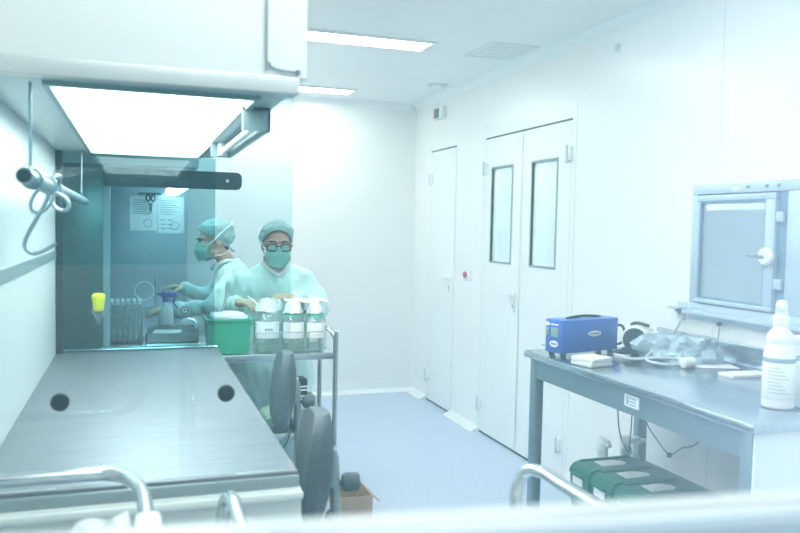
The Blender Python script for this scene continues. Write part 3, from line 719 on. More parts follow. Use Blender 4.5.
MB().lathe([(.007, .002), (.007, -.012), (.004, -.014)], (0, .105, z0 + .028), 14, 'x').build('socket', M['seam'], t, **W)

# gauze stack
for i, (dz, r, lb) in enumerate(((0, .25, 'lower white folded pad beside the blue machine'), (.018, .32, 'upper white folded pad beside the blue machine'))):
    k = MB().box((-.062, -.055, 0), (.062, .055, .0175), .005); k.wob(.003, 20, i)
    o = k.build('folded_pad', M['cloth'], None); o.location = (1.715, 2.645, AZ + .0005 + dz); o.rotation_euler = (0, 0, r); tag(o, lb, 'pad', 'folded white pads by the machine')
# roll housing
t = thing('label_roll', 'white cylindrical roll with dark round end behind the blue machine', 'roll', (2.09, 2.86, AZ), math.radians(-52))
k = MB().lathe([(.03, -.065), (.058, -.06), (.064, -.045), (.064, .045), (.058, .06), (.03, .065)], (0, 0, .065), 30, 'y'); k.build('drum', M['plast'], t, **W)
MB().lathe([(.052, -.0655), (.05, -.067)], (0, 0, .066), 26, 'y').build('dark_end', M['bar'], t, **W)
k = MB().lathe([(.030, 0), (.052, 0), (.052, .035), (.030, .035)], (.085, -.075, .055), 26, 'y'); k.build('core_ring', M['plast'], t, **W)
MB().lathe([(.034, .004), (.034, .034)], (.085, -.075, .055), 26, 'y').build('core', M['endp'], t, **W)
MB().tube(bez([(-.03, -.02, .128), (0, -.03, .137), (.05, -.03, .128)], 6), .007, 8).build('handle', M['bar'], t, **W)
# cords by the machine
t = thing('cord_tangle', 'tangle of dark thin cords lying behind the blue machine', 'cord', (2.02, 2.80, AZ))
pts = []
random.seed(3)
for i in range(26): pts.append((2.02 + random.uniform(-.07, .09), 2.80 + random.uniform(-.04, .05), AZ + .006 + .03 * random.random()))
MB().tube(bez(pts, 5), .0045, 6).build('cable', M['bar'], t)
MB().box((1.985, 2.745, AZ + .0005), (2.02, 2.775, AZ + .024), .004).build('plug', M['bar'], t)
# clear bag
k = MB(); k.ell((2.125, 2.62, AZ + .045), (.150, .090, .060), Matrix.Rotation(-.5, 3, 'Z'), 46, 28); k.wob(.08, 9, 6); k.wob(.04, 26, 4); k.wob(.012, 60, 2)
for v in k.bm.verts: v.co.z = min(max(v.co.z, AZ + .001), AZ + .11)
t = tag(k.build('plastic_bag', M['smoke'], None), 'crumpled clear plastic bag with tubing on steel table', 'bag')
t = thing('tubing_set', 'coiled clear tubing set spilling from the clear bag', 'tubing', (2.0, 2.60, AZ))
MB().tube(bez([(1.86, 2.70, AZ + .03), (1.90, 2.64, AZ + .02), (2.0, 2.585, AZ + .03), (2.08, 2.55, AZ + .025), (2.14, 2.57, AZ + .03), (2.1, 2.62, AZ + .05), (2.0, 2.64, AZ + .045), (1.94, 2.60, AZ + .02), (1.98, 2.535, AZ + .012), (2.06, 2.53, AZ + .012)], 10), .006, 10).build('tube', M['tubing'], t)
MB().lathe([(.012, 0), (.022, .004), (.022, .05), (.014, .056)], (2.03, 2.50, AZ + .023), 16, 'x').build('connector', M['plast'], t)
# papers
for i, (cx, cy, sx, sy, r, h, lb) in enumerate(((2.175, 2.515, .20, .10, -.35, .004, 'thin white paper sheet lying behind the clear bag side'), (2.165, 2.315, .18, .075, .0, .012, 'folded white paper stack lying nearest the white bottle'))):
    k = MB().box((-sx / 2, -sy / 2, 0), (sx / 2, sy / 2, h), .001)
    o = k.build('paper_sheet', M['paper'], None); o.location = (cx, cy, AZ + .0005); o.rotation_euler = (0, 0, r); tag(o, lb, 'paper', 'papers on the steel table')
# white spray bottle
def wbottle(x, y, z, lb, s=1., rz=0., m=M['plast'], group=None, lab=True):
    t = thing('spray_bottle', lb, 'spray bottle', (x, y, z), rz, group)
    P = lambda L: [(a * s, b * s) for a, b in L]
    MB().lathe(P([(.040, 0), (.047, .006), (.047, .155), (.045, .175), (.036, .20), (.040, .215), (.036, .232), (.022, .25), (.019, .262)]), (0, 0, 0), 28).build('bottle', m, t, **W)
    MB().lathe(P([(.02, .255), (.024, .26), (.024, .285), (.02, .290)]), (0, 0, 0), 20).build('collar', m, t, **W)
    k = MB().box((-.017 * s, -.06 * s, .302 * s), (.017 * s, .026 * s, .334 * s), .012 * s); k.lathe(P([(.018, .287), (.018, .31)]), (0, 0, 0), 16); k.box((-.009 * s, -.078 * s, .313 * s), (.009 * s, -.055 * s, .327 * s), .003 * s)
    k.build('spray_head', m, t, **W)
    k = MB().prism([(-.045 * s, .302 * s), (-.028 * s, .302 * s), (-.034 * s, .262 * s), (-.052 * s, .235 * s), (-.060 * s, .238 * s), (-.046 * s, .265 * s)], -.007 * s, .007 * s, 'x'); k.build('trigger', m, t, **W)
    if lab:
        MB().lathe(P([(.0472, .145), (.0478, .146), (.0478, .158), (.0472, .159)]), (0, 0, 0), 28).build('blue_band', M['bluink'], t, **W)
        lb_ = MB().lathe(P([(.0472, .03), (.0476, .031), (.0476, .143), (.0472, .144)]), (0, 0, 0), 28).build('label', M['label'], t, **W)
        k = MB()
        for i in range(8):
            zz = (.128 - i * .011) * s; a0 = -5.36; n = 10; sp = 1.3 * (.6 + .4 * ((i * 5) % 4) / 3)
            for j in range(n):
                a, b = a0 + sp * j / n, a0 + sp * (j + .75) / n; R = .0479 * s
                k.bm.faces.new([k.bm.verts.new((R * math.cos(q), R * math.sin(q), h)) for q, h in ((a, zz), (b, zz), (b, zz + .003 * s), (a, zz + .003 * s))])
        k.build('print', M['gprint'], lb_, world=False, smooth=False)
    return t
wbottle(1.872, 1.862, AZ + .0005, 'white spray bottle with printed label and blue band on table', .985, 2.356)
t = thing('plastic_jar', 'white bottle cut by right edge behind the spray bottle', 'bottle', (1.972, 1.885, AZ + .0005))
MB().lathe([(.040, 0), (.045, .006), (.045, .165), (.03, .185), (.024, .19)], (0, 0, 0), 26).build('body', M['clear'], t, **W)
MB().lathe([(.026, .187), (.028, .19), (.028, .212), (.02, .216)], (0, 0, 0), 20).build('cap', M['plast'], t, **W)
MB().lathe([(.0452, .04), (.0458, .041), (.0458, .13), (.0452, .131)], (0, 0, 0), 26).build('label', M['label'], t, **W)

# under the table
def gbin(y0, y1, lb):
    t = thing('lidded_box', lb, 'box', (1.95, (y0 + y1) / 2, .171), 0, 'dark green boxes under the table')
    x0, x1, zt = 1.745, 2.15, .485
    k = MB(); tub(k, x0 + .006, x1 - .006, y0 + .006, y1 - .006, .1705, zt - .04, .012, .005); k.build('tub', M['dgreen'], t)
    k = MB().prism([(x0, zt - .045), (x1, zt - .045), (x1, zt - .035), (x1 - .11, zt), (x0 + .035, zt), (x0 + .012, zt - .012), (x0, zt - .035)], y0, y1, 'y')
    bmesh.ops.bevel(k.bm, geom=k.bm.edges[:], offset=.005, segments=2, affect='EDGES')
    ld = k.build('lid', M['dgreen'], t)
    k = MB(); k.prism([(x0 + .10, (y0 + y1) / 2 - .035), (x0 + .20, (y0 + y1) / 2 - .035), (x0 + .225, (y0 + y1) / 2 - .015), (x0 + .215, (y0 + y1) / 2 + .01), (x0 + .18, (y0 + y1) / 2 + .035), (x0 + .10, (y0 + y1) / 2 + .035)], zt + .0002, zt + .003, 'z'); k.build('lid_label', M['label'], ld)
    k = MB().prism([(x0 + .05, zt + .0), (x0 + .05, zt + .005), (x1 - .12, zt + .005), (x1 - .12, zt)], y1 - .02, y1 - .006, 'y'); k.build('lid_rib', M['dgreen'], ld)
    MB().box((x0 + .002, y0 + .05, zt - .082), (x0 + .009, y0 + .12, zt - .048)).build('front_label', M['label'], t)
    MB().box((x0 - .008, (y0 + y1) / 2 - .04, zt - .045), (x0 + .004, (y0 + y1) / 2 + .04, zt - .034), .003).build('latch', M['dgreen'], t)
gbin(2.69, 2.842, 'farthest of the dark green lidded boxes under the steel table')
gbin(2.53, 2.682, 'middle one of the dark green lidded boxes under the steel table')
gbin(2.37, 2.522, 'nearest of the dark green lidded boxes, half hidden by window ledge')
wbottle(1.97, 2.935, .171, 'pale spray bottle under table, left of the hanging cord', 1.13, -.2, M['plast'], 'spray bottles under the table', False)
wbottle(2.095, 2.935, .171, 'pale spray bottle under table, right of the hanging cord', 1.13, .9, M['plast'], 'spray bottles under the table', False)
t = thing('cord', 'dark cord looping down below the table by its nameplate', 'cord', (1.80, 2.6, .8))
MB().tube(bez([(1.80, 2.59, .90), (1.80, 2.585, .78), (1.805, 2.57, .67), (1.825, 2.54, .605), (1.84, 2.55, .67), (1.83, 2.53, .80), (1.83, 2.53, .90)], 10), .0028, 6).build('cable', M['bar'], t)
MB().box((1.79, 2.575, .865), (1.84, 2.605, .8995), .003).build('clip', M['bar'], t)
t = thing('cord', 'thin dark cord hanging in a shallow V below the table', 'cord', (1.8, 2.35, .8))
MB().tube(bez([(1.80, 2.45, .90), (1.80, 2.41, .77), (1.80, 2.34, .71), (1.80, 2.265, .675), (1.80, 2.20, .715), (1.80, 2.12, .76), (1.80, 2.08, .90)], 10), .0025, 6).build('cable', M['bar'], t)
MB().box((1.793, 2.258, .663), (1.807, 2.272, .68), .002).build('cord_clip', M['bar'], t)

# ================================================================== TRANSFER HATCH
t = thing('transfer_hatch', 'pale blue steel transfer hatch with window in right wall', 'hatch', (XR, 2.43, 1.13))
hb = mat('pale_blue_hatch_steel', (.50, .63, .74), .35, .25, var=.03)
hd = mat('hatch_shadow_gasket', (.16, .30, .42), .5)
k = MB(); f0 = XR - .016
k.box((f0, 2.0, 1.63), (XR, 2.86, 1.672), .004); k.box((f0, 2.0, 1.08), (XR, 2.86, 1.155), .004); k.box((f0, 2.825, 1.155), (XR, 2.86, 1.63), .004); k.box((f0, 2.0, 1.155), (XR, 2.325, 1.63), .004)
k.build('frame', hb, t)
k = MB(); q0, q1 = XR - .030, XR - .004
k.box((q0, 2.372, 1.60), (q1, 2.815, 1.625), .003); k.box((q0, 2.372, 1.16), (q1, 2.815, 1.178), .003); k.box((q0, 2.795, 1.178), (q1, 2.815, 1.60), .003); k.box((q0, 2.372, 1.178), (q1, 2.42, 1.60), .003)
dr = k.build('hatch_door', hb, t)
k = MB(); g = .008
k.box((q0 + .004, 2.42, 1.592), (q1 - .004, 2.795, 1.60)); k.box((q0 + .004, 2.42, 1.178), (q1 - .004, 2.795, 1.186)); k.box((q0 + .004, 2.787, 1.186), (q1 - .004, 2.795, 1.592)); k.box((q0 + .004, 2.42, 1.186), (q1 - .004, 2.428, 1.592))
k.build('door_gasket', hd, dr)
MB().box((XR - .016, 2.428, 1.186), (XR - .011, 2.787, 1.592)).build('door_glass', M['hpane'], dr, smooth=False)
MB().lathe([(.03, 0), (.036, -.006), (.036, -.02), (.028, -.028)], (q0, 2.392, 1.376), 26, 'x').build('lock_disc', M['plast'], dr)
MB().tube([(q0 - .03, 2.385, 1.376), (q0 - .034, 2.47, 1.376)], .006, 10).build('lock_handle', M['chrome'], dr)
for z in (1.53, 1.27):
    MB().box((q0 + .004, 2.335, z - .02), (q1, 2.372, z + .02), .003).build('hinge', hb, dr)
MB().box((XR - .008, 2.325, 1.155), (XR - .001, 2.372, 1.63)).build('gap_shade', hd, t)  # dark strip paints the shade in the gap beside the hatch door
k = MB()
xb = XR + .55
k.box((XR, 2.03, 1.14), (xb, 2.83, 1.16)); k.box((XR, 2.03, 1.63), (xb, 2.83, 1.65)); k.box((XR, 2.03, 1.16), (xb, 2.05, 1.63)); k.box((XR, 2.81, 1.16), (xb, 2.83, 1.63)); k.build('chamber', hb, t)
MB().box((xb - .01, 2.05, 1.16), (xb - .004, 2.81, 1.63)).build('rear_glass', M['dpane'], t, smooth=False)
for z in (1.555, 1.52): MB().tube([(XR - .006, 2.43, z), (XR - .006, 2.785, z)], .0035, 8).build('shelf_rod', M['plast'], t)
k = MB(); oval(k, (2.60, 1.648), .022, .009, 'x', (f0 - .0015, f0 + .001)); k.build('badge', M['label'], t)
for i, y in enumerate((2.60, 2.50, 2.44)): MB().lathe([(.007, 0), (.007, -.008), (.004, -.010)], (f0, y - .07, 1.653), 12, 'x').build('indicator', M['gsteel'], t)
MB().box((XR - .05, 2.0, 1.105), (f0 + .002, 2.86, 1.125), .004).build('ledge', hb, t)
t = thing('wall_bracket', 'small grey bracket with cable at lower corner of hatch', 'bracket', (XR, 2.92, 1.12))
k = MB(); k.box((XR - .006, 2.885, 1.07), (XR, 2.945, 1.15), .002); k.box((XR - .055, 2.885, 1.118), (XR - .003, 2.955, 1.128), .003); k.prism([(XR - .004, 1.08), (XR - .045, 1.12), (XR - .004, 1.12)], 2.92, 2.928, 'y'); k.build('plate', hb, t)
MB().tube(bez([(XR - .02, 2.90, 1.12), (XR - .022, 2.895, 1.09), (XR - .035, 2.90, 1.04), (XR - .065, 2.93, .975), (XR - .08, 2.95, .955)], 8), .005, 8).build('cable', M['endp'], t)
t = thing('hanging_wire', 'thin wire hanging below the hatch down to the table upstand', 'wire', (XR, 2.65, 1.08))
MB().tube(bez([(XR - .026, 2.65, 1.085), (XR - .024, 2.652, 1.05), (XR - .026, 2.655, 1.0), (XR - .028, 2.655, .965)], 6), .0022, 6).build('cable', M['bar'], t)
MB().box((XR - .036, 2.643, 1.072), (XR - .018, 2.657, 1.088), .002).build('clip', M['bar'], t)

# ================================================================== FOREGROUND TROLLEYS
t = thing('service_trolley', 'tubular trolley with two hoop handles just behind the window', 'trolley', (.44, 1.0, 0))
for x in (.155, .735):
    xs = -.03 if x > .4 else -.012
    MB().tube(bez([(x + xs, 1.335, .08), (x + xs, 1.335, .86), (x + xs * .85, 1.34, .95), (x + xs * .4, 1.33, .99), (x, 1.29, 1.0), (x, 1.2, 1.0), (x, .90, 1.0), (x, .80, .985), (x, .775, .93), (x, .77, .08)], 10), .012, 14).build('hoop', M['chrome'], t)
for z in (.76, .30): MB().box((.14, .76, z - .02), (.72, 1.345, z), .006).build('shelf', M['steel'], t)
for x in (.143, .70):
    for y in (.78, 1.33): MB().lathe([(.01, -.014), (.04, -.012), (.042, 0), (.04, .012), (.01, .014)], (x, y, .042), 18, 'y').build('castor', M['rub'], t)
t = thing('waste_cart', 'cart with bent tube handle in bottom left corner', 'cart', (-.15, 1.2, 0))
MB().tube(bez([(-.42, 1.30, .995), (-.42, 1.42, 1.0), (-.39, 1.485, 1.0), (-.30, 1.493, 1.0), (-.10, 1.493, 1.0), (-.03, 1.480, 1.0), (.008, 1.40, 1.0), (.017, 1.30, 1.0), (.018, 1.22, 1.0)], 10), .0125, 14).build('push_handle', M['chrome'], t)
k = MB().box((.0, 1.16, .965), (.040, 1.245, 1.015), .010); k.box((-.438, 1.16, .965), (-.40, 1.32, 1.012), .010); k.build('handle_clamp', M['plast'], t)
k = MB(); tub(k, -.44, .04, .80, 1.24, .35, .965, .02, .006); k.build('bin_body', M['plast'], t)
k = MB()
for x in (-.41, .01):
    for y in (.83, 1.21): k.tube([(x, y, .07), (x, y, .36)], .014, 10)
k.build('legs', M['chrome'], t)
for x in (-.41, .01):
    for y in (.83, 1.21): MB().lathe([(.01, -.014), (.04, -.012), (.042, 0), (.04, .012), (.01, .014)], (x, y, .042), 18, 'y').build('castor', M['rub'], t)
k = MB(); k.ell((-.055, 1.09, .965), (.085, .10, .075), None, 30, 20); k.wob(.045, 18, 8); k.wob(.028, 36, 9)
for v in k.bm.verts: v.co.x = min(max(v.co.x, -.40), .022); v.co.y = min(v.co.y, 1.215)
tag(k.build('wipe_heap', M['cloth'], None), 'heap of crumpled white wipes in the bottom left cart', 'wipes')

# ================================================================== PEOPLE
def head_shapes(k, Mh):
    E = lambda c, r: k.ell(Mh @ V(c), r, Mh.to_3x3())
    C = lambda a, b, r0, r1: k.caps(Mh @ V(a), Mh @ V(b), r0, r1, 10)
    E((0, .012, .03), (.073, .092, .085)); E((0, -.028, -.025), (.062, .064, .082)); E((0, -.058, -.088), (.034, .030, .026))
    for s in (-1, 1):
        C((s * .05, -.02, -.07), (s * .02, -.055, -.09), .026, .024); E((s * .036, -.062, -.022), (.024, .022, .022))
        C((s * .012, -.086, .030), (s * .045, -.074, .030), .009, .010); E((s * .074, .012, -.008), (.010, .019, .030)); C((s * .011, -.098, -.034), (s * .006, -.095, -.03), .008, .008)
    C((0, -.085, .012), (0, -.106, -.028), .009, .0125)
    C((-.02, -.086, -.058), (.02, -.086, -.058), .008, .008); C((-.016, -.085, -.070), (.016, -.085, -.070), .008, .008)

def hand_shapes(k, w, d, up, side, curl=.5, grow=0.):
    """w wrist, d pointing direction, up = back-of-hand normal, side=+1/-1 thumb side"""
    d = V(d).normalized(); up = V(up); up = (up - d * up.dot(d)).normalized(); s = d.cross(up) * side; w = V(w)
    P = lambda a, b, c: w + d * a + s * b + up * c
    for b in (-.026, -.009, .009, .026): k.caps(P(.0, b * .6, 0), P(.078, b, 0), .0125 + grow, .0115 + grow, 10)
    for b, ln in ((.028, .068), (.010, .078), (-.010, .073), (-.028, .057)):
        p = P(.082, b, 0); a = curl * .5; fr = (.46, .30, .24)
        for i, f in enumerate(fr):
            dd = d * math.cos(a) - up * math.sin(a); q = p + dd * ln * f; k.caps(p, q, .0092 - .0008 * i + grow, .0086 - .0008 * i + grow, 10); p = q; a += curl * .75
    p = P(.022, .026, -.004); q = p + (d * .55 + s * .75 - up * .35).normalized() * .042; k.caps(p, q, .0125 + grow, .0105 + grow, 10)
    r = q + (d * .85 + s * .25 - up * .4).normalized() * .032; k.caps(q, r, .0105 + grow, .0088 + grow, 10)

def person(name, label, loc, rz, J, seated=False, glasses=False):
    t = thing(name, label, 'person', loc, rz, None)
    Mh = Matrix.Translation(J['head']) @ Matrix.Rotation(J.get('yaw', 0), 4, 'Z') @ Matrix.Rotation(J['pitch'], 4, 'X')
    W = dict(world=False)
    # ---- body
    k = MB(); head_shapes(k, Mh)
    k.caps(J['neck'], Mh @ V((0, .02, -.06)), .052, .05)
    k.loft([(V(c), rx - .015, ry - .015) for c, rx, ry in J['torso']])
    for s in (-1, 1):
        n = 'R' if s < 0 else 'L'
        k.caps(J['sh' + n], J['el' + n], .046, .036); k.caps(J['el' + n], J['wr' + n], .036, .025)
        hand_shapes(k, *J['hand' + n])
        k.caps(J['hip' + n], J['kn' + n], .072, .05); k.caps(J['kn' + n], J['an' + n], .048, .033)
        a = V(J['an' + n]); k.caps(a + V((0, .02, -.03)), a + V((0, -.14, -.045)), .034, .026)
    remesh(k, .0062, 2).build('body', M['skin'], t, **W)
    # ---- hands in gloves
    for n in 'RL':
        k = MB(); hh = J['hand' + n]; hand_shapes(k, *hh, grow=.0018)
        dv = V(hh[1]).normalized(); fw = (V(J['wr' + n]) - V(J['el' + n])).normalized()
        k.caps(V(hh[0]) - fw * .05, V(hh[0]) + dv * .01, .031, .025, 14)
        remesh(k, .0045, 1).build('glove', M['latex'], t, **W)
    # ---- gown
    k = MB(); k.loft([(V(c), rx + .012, ry + .012) for c, rx, ry in J['gown']])
    for n in 'RL':
        k.caps(J['sh' + n], J['el' + n], .068, .056); a, b = V(J['el' + n]), V(J['wr' + n]); k.caps(a, a + (b - a) * .93, .057, .043)
        k.caps(V(J['sh' + n]), V(J['neck']) + (V(J['sh' + n]) - V(J['neck'])) * .28, .062, .056)
    remesh(k, .009, 4, .028, 9., loc[0]).folds(.010).build('gown', M['gown'], t, **W)
    # collar ring at the neck, white
    nk = V(J['neck']); hd_ = (Mh @ V((0, .0, -.08)))
    k = MB(); n = 30; ax = (hd_ - nk).normalized()
    pts = []
    for i in range(n):
        a = 2 * PI * i / n; fr = max(0, -math.sin(a)) 
        pts.append(nk + V((.070 * math.cos(a), .064 * math.sin(a) - .012 - .035 * fr ** 3, .040 - .055 * fr ** 3)))
    k.tube(pts, .012, 8, closed=True); k.build('collar', M['cloth'], t, **W)
    # ---- trousers and shoes
    k = MB()
    for n in 'RL':
        k.caps(J['hip' + n], J['kn' + n], .083, .062); a, b = V(J['kn' + n]), V(J['an' + n]); k.caps(a, a + (b - a) * .95, .060, .050)
    remesh(k, .012, 2).build('trousers', M['trous'], t, **W)
    for n in 'RL':
        a = V(J['an' + n]); k = MB(); k.caps(a + V((0, .03, -.035)), a + V((0, -.05, -.03)), .042, .045); k.caps(a + V((0, -.05, -.035)), a + V((0, -.16, -.046)), .042, .033)
        k = remesh(k, .008, 2); zf = a.z - .08
        for v in k.bm.verts: v.co.z = max(v.co.z, zf)
        k.build('shoe', M['plast'], t, **W)
    # ---- hair fringe at the nape, cap
    k = MB(); k.ell(Mh @ V((0, .062, -.040)), (.040, .026, .036), Mh.to_3x3()); k.wob(.006, 40); k.build('hair', M['hair'], t, **W)
    k = MB(); vs = k.ell((0, .018, .038), (.092, .118, .098), None, 44, 32)
    for v in k.bm.verts:
        v.co += (v.co - V((0, .018, .038))).normalized() * (.010 * noise.noise(v.co * 28) + .008 * noise.noise(v.co * 65))
    geo = k.bm.verts[:] + k.bm.edges[:] + k.bm.faces[:]
    bmesh.ops.bisect_plane(k.bm, geom=geo, plane_co=(0, -.09, .094), plane_no=V((0, .88, 1)).normalized() * -1, clear_outer=True)
    pn = V((0, .88, 1)).normalized()
    for v in k.bm.verts:
        f = min(1, max(0, (v.co - V((0, -.09, .094))).dot(pn) / .04)); f = .88 + .12 * math.sin(f * PI / 2)
        v.co.x *= f; v.co.y = .012 + (v.co.y - .012) * f
    bmesh.ops.solidify(k.bm, geom=k.bm.faces[:], thickness=.003)
    k.xf(Mh); cp = k.build('surgical_cap', M['capc'], t, **W)
    k = MB(); pts = []
    for i in range(40):
        a = 2 * PI * i / 40; y = .014 + .101 * math.sin(a); pts.append(Mh @ V((.080 * math.cos(a), y, .094 - .88 * (y + .09) + .004)))
    k.tube(pts, .0035, 8, closed=True); k.build('cap_band', M['capc'], cp, **W)
    # ---- mask
    k = MB(); nu, nv = 18, 12; g = []
    for j in range(nv + 1):
        row = []
        for i in range(nu + 1):
            u, v = -1 + 2 * i / nu, -1 + 2 * j / nv          # v=-1 chin, +1 nose bridge
            th = u * 1.12; hw = .071 - .010 * max(0, -v) - .006 * max(0, v)
            x = hw * math.sin(th) * 1.04; y = -.018 - (.083 + .016 * (1 - v * v) - .006 * v) * math.cos(th) - .010 * math.exp(-(u * 3) ** 2) * (1 if v > -.2 else .4)
            z = -.050 + .057 * v * (1 - .30 * u * u) + .0035 * math.sin(v * 9) * (1 - u * u)
            row.append(k.bm.verts.new((x, y - .002 * math.sin(v * 9), z)))
        g.append(row)
    for j in range(nv):
        for i in range(nu): k.bm.faces.new((g[j][i], g[j][i + 1], g[j + 1][i + 1], g[j + 1][i]))
    bmesh.ops.solidify(k.bm, geom=k.bm.faces[:], thickness=.002)
    mk = k.xf(Mh).build('face_mask', M['mask'], t, **W)
    for s in (-1, 1):
        k = MB()
        k.tube([Mh @ V(p) for p in bez([(s * .066, -.052, -.016), (s * .084, -.012, .012), (s * .094, .045, .055), (s * .072, .105, .088), (0, .135, .095)], 8)], .0042, 6)
        k.tube([Mh @ V(p) for p in bez([(s * .062, -.048, -.085), (s * .074, .01, -.085), (s * .062, .06, -.075), (0, .098, -.06)], 8)], .003, 6)
        k.build('mask_strap', M['cloth'], mk, **W)
    # ---- eyes, brows
    for s in (-1, 1):
        k = MB(); k.ell(Mh @ V((s * .031, -.0735, .006)), (.0135, .0115, .008), Mh.to_3x3(), 14, 10); k.mi = 1; k.ell(Mh @ V((s * .031, -.0815, .004)), (.0058, .0048, .0058), Mh.to_3x3(), 12, 8)
        k.build('eye', [M['eyew'], M['iris']], t, **W)
        k = MB().tube([Mh @ V(p) for p in ((s * .012, -.095, .026), (s * .030, -.092, .033), (s * .050, -.080, .028))], .004, 8); k.build('eyebrow', M['hair'], t, **W)
    if glasses:
        k = MB()
        for s in (-1, 1):
            n = 24; pts = []
            for i in range(n):
                a = 2 * PI * i / n; cx, cz = math.cos(a), math.sin(a); q = (abs(cx) ** 4 + abs(cz) ** 4) ** .25
                x = s * .036 + .025 * cx / q; pts.append(Mh @ V((x, -.108 + .22 * max(0, abs(x) - .03) ** 1 * .5, .0 + .018 * cz / q)))
            k.tube(pts, .0034, 8, closed=True)
            k.tube([Mh @ V(p) for p in ((s * .062, -.104, .006), (s * .078, -.08, .006), (s * .082, .01, .004))], .0024, 8)
        k.tube([Mh @ V(p) for p in ((-.011, -.108, .004), (0, -.111, .008), (.011, -.108, .004))], .0024, 8)
        gl = k.build('spectacles', M['frame'], t, **W)
        for s in (-1, 1):
            MB().box((s * .036 - .024, -.109, -.016), (s * .036 + .024, -.108, .016), 0).xf(Mh).build('lens', M['lens'], gl, world=False, smooth=False)
    return t

# worker facing the window, standing and leaning over the trolley
J1 = dict(head=(-.005, -.185, 1.350), pitch=.10, yaw=-.06, neck=(0, -.095, 1.205),
    torso=[((0, .0, .74), .15, .10), ((0, .0, .86), .165, .115), ((0, -.015, .97), .145, .10), ((0, -.045, 1.08), .155, .11), ((0, -.07, 1.16), .165, .095), ((0, -.08, 1.21), .09, .06)],
    gown=[((0, .01, .42), .235, .17), ((0, .01, .60), .225, .165), ((0, .0, .80), .205, .15), ((0, -.01, .95), .19, .14), ((0, -.045, 1.08), .19, .135), ((0, -.075, 1.165), .165, .10), ((0, -.085, 1.205), .10, .07), ((0, -.09, 1.225), .072, .055)],
    shR=(-.165, -.075, 1.155), shL=(.165, -.075, 1.155), elR=(-.255, -.09, .985), elL=(.262, -.10, .985), wrR=(-.225, -.325, 1.05), wrL=(.07, -.33, 1.075),
    handR=((-.225, -.325, 1.05), (.45, -.75, .12), (-.25, -.1, 1), -1, .75), handL=((.07, -.33, 1.075), (-.85, -.45, .15), (.1, -.3, 1), 1, .9),
    hipR=(-.09, .01, .80), hipL=(.09, .01, .80), knR=(-.095, -.02, .44), knL=(.095, -.02, .44), anR=(-.10, .02, .085), anL=(.10, .02, .085))
person('person', 'person in aqua gown, mask and black glasses facing the window behind the trolley', (.735, 4.40, 0), 0, J1, glasses=True)
# worker in profile, seated, facing left
J2 = dict(head=(.0, -.085, 1.352), pitch=.16, yaw=.10, neck=(0, .015, 1.195),
    torso=[((0, .12, .60), .16, .11), ((0, .12, .70), .165, .12), ((0, .10, .84), .14, .10), ((0, .07, .97), .15, .11), ((0, .05, 1.08), .16, .11), ((0, .035, 1.15), .155, .09), ((0, .03, 1.195), .08, .06)],
    gown=[((0, .09, .54), .23, .20), ((0, .10, .66), .21, .16), ((0, .10, .80), .185, .14), ((0, .075, .95), .185, .14), ((0, .05, 1.08), .185, .135), ((0, .035, 1.15), .155, .10), ((0, .03, 1.19), .10, .07), ((0, .025, 1.212), .072, .055)],
    shR=(-.16, .03, 1.14), shL=(.16, .03, 1.14), elR=(-.22, -.08, .98), elL=(.215, -.09, .965), wrR=(-.13, -.255, 1.055), wrL=(.08, -.335, .945),
    handR=((-.13, -.255, 1.055), (.25, -.9, .1), (-.2, 0, 1), 1 * -1, .7), handL=((.08, -.335, .945), (-.1, -1, -.12), (.3, 0, 1), 1, .45),
    hipR=(-.09, .10, .645), hipL=(.09, .10, .645), knR=(-.10, -.27, .63), knL=(.10, -.27, .63), anR=(-.09, -.24, .285), anL=(.09, -.24, .285))
person('person', 'person in aqua gown and mask in profile, seated at the far cabinet', (.545, 4.90, 0), -PI / 2, J2)
t = thing('lab_stool', 'round lab stool under the person seated in profile', 'stool', (.66, 4.90, 0))
MB().lathe([(.05, .52), (.17, .525), (.18, .535), (.175, .548), (.05, .548)], (0, 0, 0), 28).build('seat', M['pu'], t, **W)
MB().lathe([(.025, .10), (.025, .525)], (0, 0, 0), 16).build('column', M['gsteel'], t, **W)
MB().tube(arc((0, 0, .19), .30, 0, 2 * PI * 31 / 32, 31, 'xy'), .012, 8, closed=True).build('foot_ring', M['chrome'], t, **W)
k = MB()
for i in range(5): a = 2 * PI * i / 5; k.caps((0, 0, .10), (.27 * math.cos(a), .27 * math.sin(a), .03), .022, .014, 10); k.tube([(0, 0, .19), (.30 * math.cos(a), .30 * math.sin(a), .19)], .007, 8)
for v in k.bm.verts: v.co.z = max(v.co.z, .001)
k.build('star_base', M['black'], t, **W)
# what the facing worker holds
t = thing('syringe', 'white syringe held in gloved hand above the green bin', 'syringe', (.575, 3.975, 1.05))
a, b = V((.565, 3.985, 1.075)), V((.625, 3.945, 1.02)); dv = (b - a).normalized()
MB().tube([a, b], .008, 12).build('barrel', M['plast'], t)
MB().tube([b, b + dv * .03], .002, 8).build('needle', M['chrome'], t)
MB().tube([a - dv * .03, a], .005, 10).build('plunger', M['plast'], t)

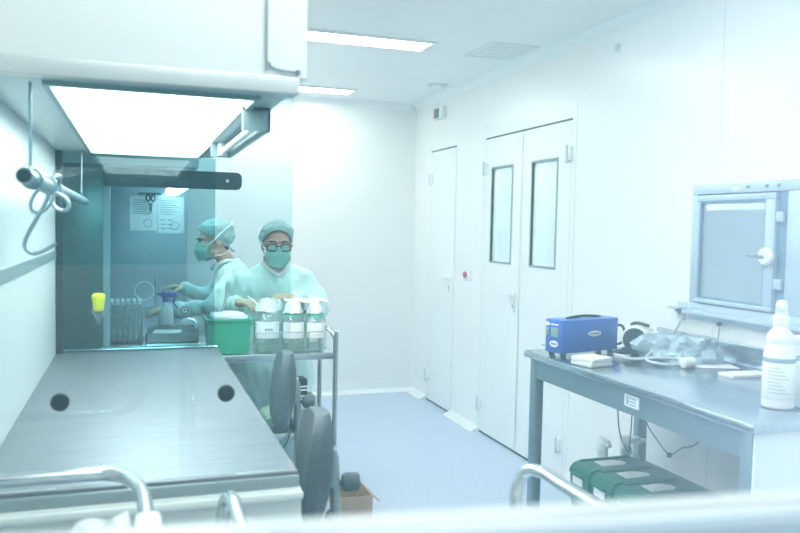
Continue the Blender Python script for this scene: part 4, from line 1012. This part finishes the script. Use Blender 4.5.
# ================================================================== LIGHT
def area(name, loc, sx, sy, e, col=(1., .98, .94), rot=(0, 0, 0)):
    l = bpy.data.lights.new(name, 'AREA'); l.shape = 'RECTANGLE'; l.size = sx; l.size_y = sy; l.energy = e; l.color = col
    o = bpy.data.objects.new(name, l); o.location = loc; o.rotation_euler = rot; COL.objects.link(o); return o
area('unseen_ceiling_fill_a', (.95, 2.6, ZC - .01), 1.2, .2, 17)  # unseen ceiling light added to brighten the middle of the room
area('unseen_ceiling_fill_b', (.95, 1.1, ZC - .01), 1.2, .2, 13)  # another unseen light, added over the window end of the room
area('added_casing_fill', (.1, 1.0, ZC - .01), .9, .2, 8)  # added to brighten the hood casing, no fixture there
area('added_sill_fill', (.5, -.5, 2.45), 1.2, .3, 9)  # added outside the window to whiten the sill
area('added_corridor_fill', (3.1, 3.6, 2.55), .3, 3., 60)  # added behind the right wall to brighten the door windows and hatch
wd = bpy.data.worlds.new('corridor'); SC.world = wd; wd.use_nodes = True
nt = wd.node_tree; nt.nodes.clear(); N, L = nt.nodes.new, nt.links.new
o_ = N('ShaderNodeOutputWorld'); bg = N('ShaderNodeBackground'); L(bg.outputs[0], o_.inputs[0])
tc = N('ShaderNodeTexCoord'); sp = N('ShaderNodeSeparateXYZ'); L(tc.outputs['Generated'], sp.inputs[0])
rp = N('ShaderNodeValToRGB'); mr = N('ShaderNodeMapRange'); mr.inputs['From Min'].default_value = -.15; mr.inputs['From Max'].default_value = .75
L(sp.outputs['X'], mr.inputs['Value']); L(mr.outputs[0], rp.inputs[0])
rp.color_ramp.elements[0].color = (.08, .20, .25, 1); rp.color_ramp.elements[1].color = (1.25, 1.7, 2.3, 1)  # colours shaped to paint the haze mirrored in the window, brighter rightwards
e_ = rp.color_ramp.elements.new(.5); e_.color = (.27, .50, .58, 1)
L(rp.outputs[0], bg.inputs[0]); bg.inputs[1].default_value = 1.0

# ================================================================== CAMERA
cam = bpy.data.cameras.new('camera'); co = bpy.data.objects.new('camera', cam); COL.objects.link(co)
cam.sensor_width = 36; cam.lens = 777 / 800 * 36; cam.clip_start = .02
R = ((.94640875, -.00311703, -.32295628), (-.32232474, .05412623, -.94508048), (.02042625, .99852924, .05022084))
co.matrix_world = Matrix([[*R[0], 0], [*R[1], 0], [*R[2], 1.46], [0, 0, 0, 1]])
cam.dof.use_dof = True; cam.dof.focus_distance = 4.1; cam.dof.aperture_fstop = 4.0
SC.camera = co
vs = SC.view_settings; vs.view_transform = 'Standard'; vs.look = 'None'; vs.gamma = 1.; vs.use_curve_mapping = False; vs.exposure = .28
SC.cycles.max_bounces = 10; SC.cycles.diffuse_bounces = 6; SC.cycles.transparent_max_bounces = 24; SC.cycles.caustics_reflective = False; SC.cycles.caustics_refractive = False
